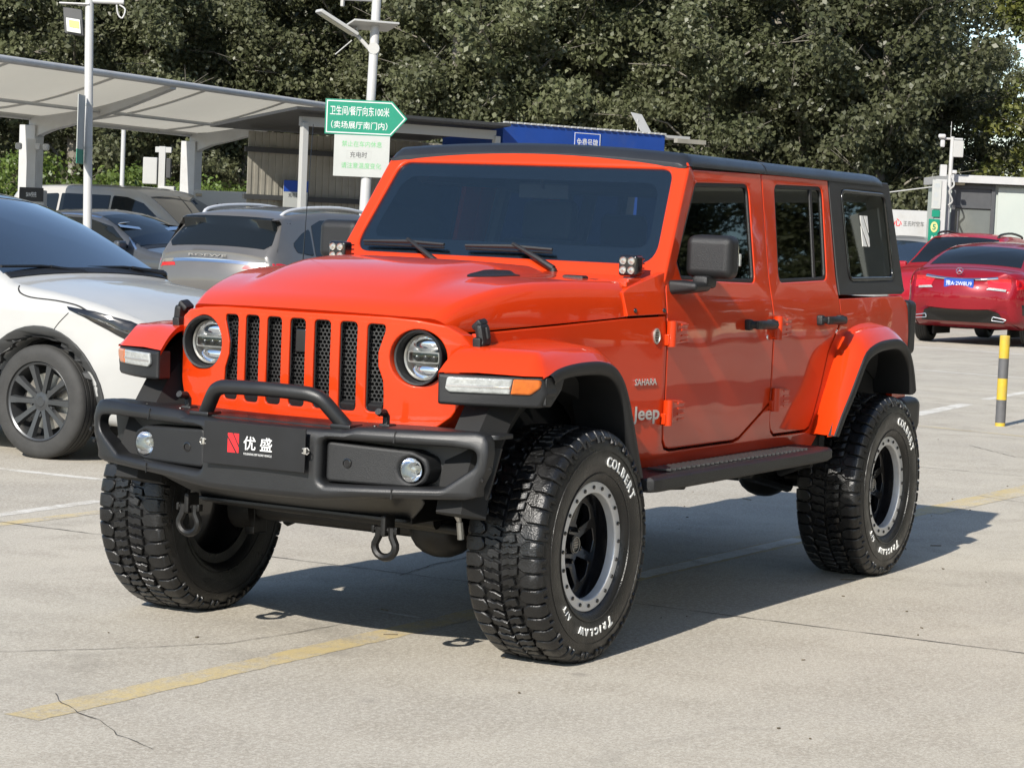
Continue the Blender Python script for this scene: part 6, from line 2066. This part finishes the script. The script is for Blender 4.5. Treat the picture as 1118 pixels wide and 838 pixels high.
m0 = lot(.1805 * 51.3, 51.3)
cm = empty("camera_mast", m0, 0, "white mast with cameras and a square floodlight rising beside the kiosk roof", "mast")
def mb(bm, a, off, z, size, bev=.01, mi=0):
    t = bmesh.new(); box(t, (0, 0, 0), size, bev=bev); merge(bm, t, basis(m0 + RT_ * a + FW_ * off + Vector((0, 0, z)), RT_, FW_), mi)
bm = bmesh.new(); tube(bm, [m0, m0 + Vector((0, 0, 3.98)) + RT_ * .04], .045, 12); tube(bm, [m0 + Vector((0, 0, 3.98)), m0 + Vector((.0, 0, 4.3))], .006, 6); tube(bm, [m0 + Vector((0, 0, 3.93)) - RT_ * .24, m0 + Vector((0, 0, 3.93)) + RT_ * .26], .025, 8); finish("mast", W2L(cm, bm), STEEL_WHITE, cm)
bm = bmesh.new(); mb(bm, .17, -.04, 3.72, (.22, .06, .36), .02); finish("floodlight", W2L(cm, bm), CAB, cm)
bm = bmesh.new(); mb(bm, -.20, -.06, 3.98, (.16, .09, .09), .03); mb(bm, -.18, -.06, 3.82, (.10, .08, .16), .03); finish("camera", W2L(cm, bm), STEEL_WHITE, cm)
bm = bmesh.new(); mb(bm, -.13, -.04, 3.24, (.15, .12, .26), .02); mb(bm, .10, -.10, 3.22, (.10, .09, .08), .02); finish("control_box", W2L(cm, bm), STEEL_WHITE, cm)
bm = bmesh.new()
tube(bm, smooth_path([m0 + RT_ * .02 - FW_ * .12 + Vector((0, 0, 3.15)), m0 + RT_ * .10 - FW_ * .16 + Vector((0, 0, 2.95)), m0 + RT_ * .0 - FW_ * .16 + Vector((0, 0, 2.80)), m0 + RT_ * .08 - FW_ * .16 + Vector((0, 0, 2.60)), m0 + RT_ * .0 - FW_ * .14 + Vector((0, 0, 2.5))], 4), .02, 6); finish("cable", W2L(cm, bm), CAB, cm)

bm = bmesh.new()
a, b = m0 - RT_ * .12 + Vector((0, 0, 2.92)), lot(-2, 58, 1.9)
tube(bm, [a.lerp(b, k / 12) - Vector((0, 0, .28 * math.sin(PI * k / 12))) for k in range(13)], .014, 6)
tag(finish("overhead_cable", bm, CAB), "pale cable slung from the mast behind the off-roader's hardtop", "cable")

# ---- white hoarding behind
h0 = lot(9.0, 57)
hw = empty("site_hoarding", h0, 0, "white hoarding with red mark and black writing, between the off-roader and the totem", "hoarding")
bm = bmesh.new(); t = bmesh.new(); box(t, (0, 0, 0), (3.6, .12, 2.45), bev=.01); merge(bm, t, basis(h0 + RT_ * .5 + Vector((0, 0, 1.225)), RT_, FW_)); finish("wall", W2L(hw, bm), STEEL_WHITE, hw)
bm = bmesh.new(); text_to(bm, "王氏时空车", basis(h0 + RT_ * .50 - FW_ * .064 + Vector((0, 0, 2.13)), RT_, (0, 0, 1)), .13, .001, .004, width=.50); finish("lettering", W2L(hw, bm), GREY_TXT, hw, smooth=False, weighted=False)
bm = bmesh.new(); text_to(bm, "心", basis(h0 + RT_ * .12 - FW_ * .064 + Vector((0, 0, 2.15)), RT_, (0, 0, 1)), .20, .001, .012); finish("red_mark", W2L(hw, bm), RED_FLAT, hw, smooth=False, weighted=False)
o = empty("skip_box", lot(9.15, 55), 0, "pale box standing before the white hoarding", "box")
bm = bmesh.new(); t = bmesh.new(); box(t, (0, 0, 0), (.55, .8, 1.75), bev=.03); merge(bm, t, basis(Vector(o.location) + Vector((0, 0, .88)), RT_, FW_)); box(bm, Vector(o.location) + Vector((0, 0, 1.77)), (.60, .85, .04), rot=(0, 0, math.atan2(RT_.y, RT_.x)), bev=.01); finish("box_body", W2L(o, bm), CAB, o)

# the matching canopy on the near side of the lane, mirrored in the windows
c2 = copy_tree(can)
c2.location = (-3.0, 8.3, 0); c2.rotation_euler = (0, 0, PI); c2.scale = (1.25, 1.25, 1.2)
c2['label'] = "matching white canopy across the lane, seen only as a reflection in the side windows"

# ================================================================ trees and bushes
def leaf_mat(name, c0, c1, c2, rough=.42, trans=.25):
    m = bpy.data.materials.new(name)
    m.use_nodes = True
    n, l = m.node_tree.nodes, m.node_tree.links
    p = n['Principled BSDF']
    g = n.new('ShaderNodeNewGeometry')
    oi = n.new('ShaderNodeObjectInfo')
    t = n.new('ShaderNodeTexNoise'); t.inputs['Scale'].default_value = .9; t.inputs['Detail'].default_value = 4
    l.new(g.outputs['Position'], t.inputs['Vector'])
    r1 = n.new('ShaderNodeMapRange'); r1.inputs['From Min'].default_value = .35; r1.inputs['From Max'].default_value = .65
    l.new(t.outputs['Fac'], r1.inputs['Value'])
    mx = n.new('ShaderNodeMix'); mx.data_type = 'RGBA'; mx.inputs['A'].default_value = (*c0, 1); mx.inputs['B'].default_value = (*c1, 1)
    l.new(r1.outputs[0], mx.inputs['Factor'])
    mx2 = n.new('ShaderNodeMix'); mx2.data_type = 'RGBA'; mx2.inputs['B'].default_value = (*c2, 1)
    l.new(mx.outputs['Result'], mx2.inputs['A'])
    r2 = n.new('ShaderNodeMapRange'); r2.inputs['From Min'].default_value = .55; r2.inputs['From Max'].default_value = 1.0; r2.inputs['To Max'].default_value = .9
    l.new(g.outputs['Random Per Island'], r2.inputs['Value'])
    l.new(r2.outputs[0], mx2.inputs['Factor'])
    r3 = n.new('ShaderNodeMapRange'); r3.inputs['To Min'].default_value = .82; r3.inputs['To Max'].default_value = 1.35
    l.new(oi.outputs['Random'], r3.inputs['Value'])
    sc = n.new('ShaderNodeVectorMath'); sc.operation = 'SCALE'
    l.new(mx2.outputs['Result'], sc.inputs[0]); l.new(r3.outputs[0], sc.inputs['Scale'])
    l.new(sc.outputs[0], p.inputs['Base Color'])
    p.inputs['Roughness'].default_value = rough
    p.inputs['Specular IOR Level'].default_value = .4
    tr = n.new('ShaderNodeBsdfTranslucent')
    l.new(sc.outputs[0], tr.inputs['Color'])
    ms = n.new('ShaderNodeMixShader'); ms.inputs[0].default_value = trans
    l.new(p.outputs[0], ms.inputs[1]); l.new(tr.outputs[0], ms.inputs[2])
    l.new(ms.outputs[0], n['Material Output'].inputs['Surface'])
    return m
LEAF = leaf_mat("poplar_leaves", (0.082, 0.093, 0.044), (0.122, 0.132, 0.066), (0.180, 0.186, 0.115), rough=.42, trans=.45)
LEAF_Y = leaf_mat("yellow_green_leaves", (0.075, 0.090, 0.022), (0.105, 0.115, 0.030), (0.19, 0.19, 0.05))
LEAF_B = leaf_mat("bush_leaves", (0.060, 0.095, 0.018), (0.085, 0.125, 0.024), (0.14, 0.18, 0.035))
BARK = mat("grey_bark", (0.16, 0.145, 0.12), .9, var=.3, vscale=6, bump=.4, bscale=20)

def leaf_cloud(name, clumps, per, size, seed, m, droop=.25):
    """thousands of separate small leaves gathered in sprays"""
    rng = np.random.default_rng(seed)
    P, N = [], []
    for (c, r) in clumps:
        k = max(8, int(per * (r / .8) ** 2))
        d = rng.normal(size=(k, 3)); d /= np.linalg.norm(d, axis=1)[:, None] + 1e-9
        rad_ = rng.random(k) ** .5
        q = d * (r * rad_)[:, None] * np.array([1, 1, .72]) + np.array(c)
        q[:, 2] -= droop * (np.hypot(d[:, 0], d[:, 1]) * rad_) ** 2 * r
        P.append(q)
        nn = d * .7 + rng.normal(size=(k, 3)) * .75 + np.array([0, 0, .35])
        N.append(nn)
    P = np.concatenate(P); N = np.concatenate(N)
    N /= np.linalg.norm(N, axis=1)[:, None]
    k = len(P)
    a = rng.normal(size=(k, 3)); a -= N * (a * N).sum(1)[:, None]; a /= np.linalg.norm(a, axis=1)[:, None]
    b = np.cross(N, a)
    s = size * rng.uniform(.65, 1.35, k)[:, None]
    V = np.empty((k, 4, 3))
    V[:, 0] = P - a * s * .62; V[:, 1] = P + b * s * .42 + N * s * .10; V[:, 2] = P + a * s * .62; V[:, 3] = P - b * s * .42 + N * s * .10
    me = bpy.data.meshes.new(name)
    me.vertices.add(4 * k); me.loops.add(4 * k); me.polygons.add(k)
    me.vertices.foreach_set('co', V.reshape(-1))
    me.loops.foreach_set('vertex_index', np.arange(4 * k, dtype=np.int32))
    me.polygons.foreach_set('loop_start', np.arange(0, 4 * k, 4, dtype=np.int32))
    me.polygons.foreach_set('loop_total', np.full(k, 4, dtype=np.int32))
    me.materials.append(m)
    me.update(calc_edges=True)
    return me

def tree_meshes(seed, H, Wd, zlow, m, per=300, leaf=.125, nlimb=26):
    rnd = random.Random(seed)
    bm = bmesh.new()
    lean = Vector((rnd.uniform(-.4, .4), rnd.uniform(-.4, .4), 0))
    spine = [Vector((0, 0, 0)) + lean * (k / 8) ** 1.5 + Vector((rnd.uniform(-.10, .10), rnd.uniform(-.10, .10), H * .93 * k / 8)) * (1 if k else 0) for k in range(9)]
    tube(bm, spine, [.20 * (1 - k / 9) ** .8 + .02 for k in range(9)], 8)
    clumps = []
    for i in range(nlimb):
        f = (i + rnd.random()) / nlimb
        z0 = zlow * .8 + (H * .9 - zlow * .8) * f
        k = z0 / (H * .93) * 8; j = min(7, int(k)); base = spine[j].lerp(spine[j + 1], k - j)
        prof = math.sin(PI * min(1, max(.02, .16 + .84 * f))) ** .6
        L_ = Wd * (.55 + .45 * rnd.random()) * prof + .3
        az = i * 2.399 + rnd.uniform(-.5, .5)
        up = rnd.uniform(.25, .75)
        tip = base + Vector((math.cos(az) * L_, math.sin(az) * L_, L_ * up))
        mid = base.lerp(tip, .5) + Vector((0, 0, .15 * L_))
        tube(bm, [base, mid, tip], [.055 * (1 - f * .5), .035 * (1 - f * .5), .012], 5, caps=False)
        nc = 3 + int(L_ * 1.3)
        for c in range(nc):
            s = (c + .6) / nc
            q = base.lerp(mid, s * 2) if s < .5 else mid.lerp(tip, s * 2 - 1)
            q = q + Vector((rnd.gauss(0, .30), rnd.gauss(0, .30), rnd.gauss(0, .28)))
            clumps.append((tuple(q), rnd.uniform(.42, .85)))
        for b in range(2):
            e = tip + Vector((rnd.gauss(0, .5), rnd.gauss(0, .5), rnd.uniform(-.1, .6)))
            tube(bm, [mid.lerp(tip, .6), e], [.014, .006], 4, caps=False)
    me = bpy.data.meshes.new("trunk"); bm.to_mesh(me); bm.free(); me.materials.append(BARK)
    me.polygons.foreach_set('use_smooth', [True] * len(me.polygons))
    return me, leaf_cloud("crown", clumps, per, leaf, seed, m)

KINDS = [tree_meshes(11, 12.0, 3.0, 1.5, LEAF), tree_meshes(12, 13.5, 3.3, 2.0, LEAF), tree_meshes(13, 11.0, 3.1, 1.2, LEAF), tree_meshes(14, 14.0, 2.9, 2.4, LEAF), tree_meshes(15, 12.5, 3.4, 1.6, LEAF)]
KIND_Y = tree_meshes(16, 12.0, 3.0, 1.6, LEAF_Y)
def tree(kind, p, rz, sc, label, group=None, name="poplar_tree"):
    o = empty(name, p, rz, label, "tree", group)
    o.scale = (sc, sc, sc)
    new_obj("trunk", kind[0], o); new_obj("crown", kind[1], o)
    return o
rnd = random.Random(7)
LB = "leafy olive-green poplar in the dense belt of trees behind the lot"
GR = "poplars behind the lot"
i = 0
for t, us, sc0 in ((62, range(-30, 952, 98), .92), (68, range(20, 962, 104), 1.05), (75, range(-40, 965, 112), 1.2), (84, range(0, 960, 106), 1.35)):
    for u in us:
        uu = u + rnd.uniform(-22, 22); tt = t + rnd.uniform(-2, 2)
        s = (uu - 559) / 2583 * tt
        tree(KINDS[i % 5], lot(s, tt), rnd.uniform(0, 6.28), sc0 * rnd.uniform(.9, 1.12), LB, GR)
        i += 1
tree(KINDS[2], lot((1012 - 559) / 2583 * 66, 66), 1.0, .74, "short poplar at the right end of the belt, below the patch of sky", None)
tree(KIND_Y, lot((1158 - 559) / 2583 * 63, 63), 2.0, .95, "yellow-green poplar just right of the patch of sky", None)
tree(KINDS[0], lot((1240 - 559) / 2583 * 69, 69), 3.0, 1.1, "olive poplar behind the yellow-green one, right edge of the belt", None)
tree(KINDS[4], lot((1060 - 559) / 2583 * 74, 74), 4.0, .68, "low poplar far back, filling the foot of the gap with sky", None)
# bushes behind the charging bays
def bush_mesh(seed, w, h):
    r = random.Random(seed)
    cl = [((r.uniform(-w, w), r.uniform(-w * .6, w * .6), r.uniform(.25, h)), r.uniform(.35, .6)) for _ in range(int(26 * w * h))]
    return leaf_cloud("foliage", cl, 240, .085, seed, LEAF_B, .1)
def bush_stem(seed):
    r = random.Random(seed); bm = bmesh.new()
    for k in range(7): tube(bm, [(0, 0, 0), (r.uniform(-.3, .3), r.uniform(-.3, .3), .7), (r.uniform(-.8, .8), r.uniform(-.5, .5), 1.6)], [.03, .02, .008], 5)
    me = bpy.data.meshes.new("stems"); bm.to_mesh(me); bm.free(); me.materials.append(BARK); return me
BM = [bush_mesh(21, 1.1, 2.1), bush_mesh(22, 1.0, 2.5), bush_mesh(23, 1.3, 1.9)]
BS = bush_stem(5)
for k, (u, t, sc) in enumerate(((-40, 55, 1.0), (15, 56, 1.1), (72, 54, 1.0), (120, 55, 1.1), (150, 56, 1.0), (180, 54, .9), (232, 55, 1.05))):
    o = empty("bush", lot((u - 559) / 2583 * t, t), k * 1.1, "bright green bush in the hedge row behind the charging canopy", "bush", "bushes behind the canopy")
    o.scale = (sc, sc, sc)
    new_obj("foliage", BM[k % 3], o); new_obj("stems", BS, o)
o = empty("weed_clump", lot((284 - 559) / 2583 * 47.6, 47.6), 0, "small yellow-green weed clump between the two power cabinets", "bush")
new_obj("foliage", leaf_cloud("foliage", [((random.Random(3 + q).uniform(-.2, .2), 0, .3 + .22 * q), .22) for q in range(9)], 260, .06, 31, LEAF_Y, .1), o)
new_obj("stems", BS, o).scale = (.2, .2, 1)

# poplars added out of view to darken reflections in the off-roader's flank and windows
for k in range(30):
    tree(KINDS[k % 5], Vector((6 - (k // 2) * 4.6 + rnd.uniform(-1, 1), 20 + 5 * (k % 2) + rnd.uniform(-1, 1) + k * .25, 0)), rnd.uniform(0, 6.28), rnd.uniform(.95, 1.15), "poplar of the rows across the lot, seen mirrored in the off-roader's flank", "poplars added for reflections")
for k in range(7):
    tree(KINDS[(k + 2) % 5], Vector((-48 - 3 * (k % 2) + rnd.uniform(-1, 1), 4 + k * 3.3, 0)), rnd.uniform(0, 6.28), rnd.uniform(.95, 1.1), "poplar of the rows across the lot, seen mirrored in the off-roader's flank", "poplars added for reflections")
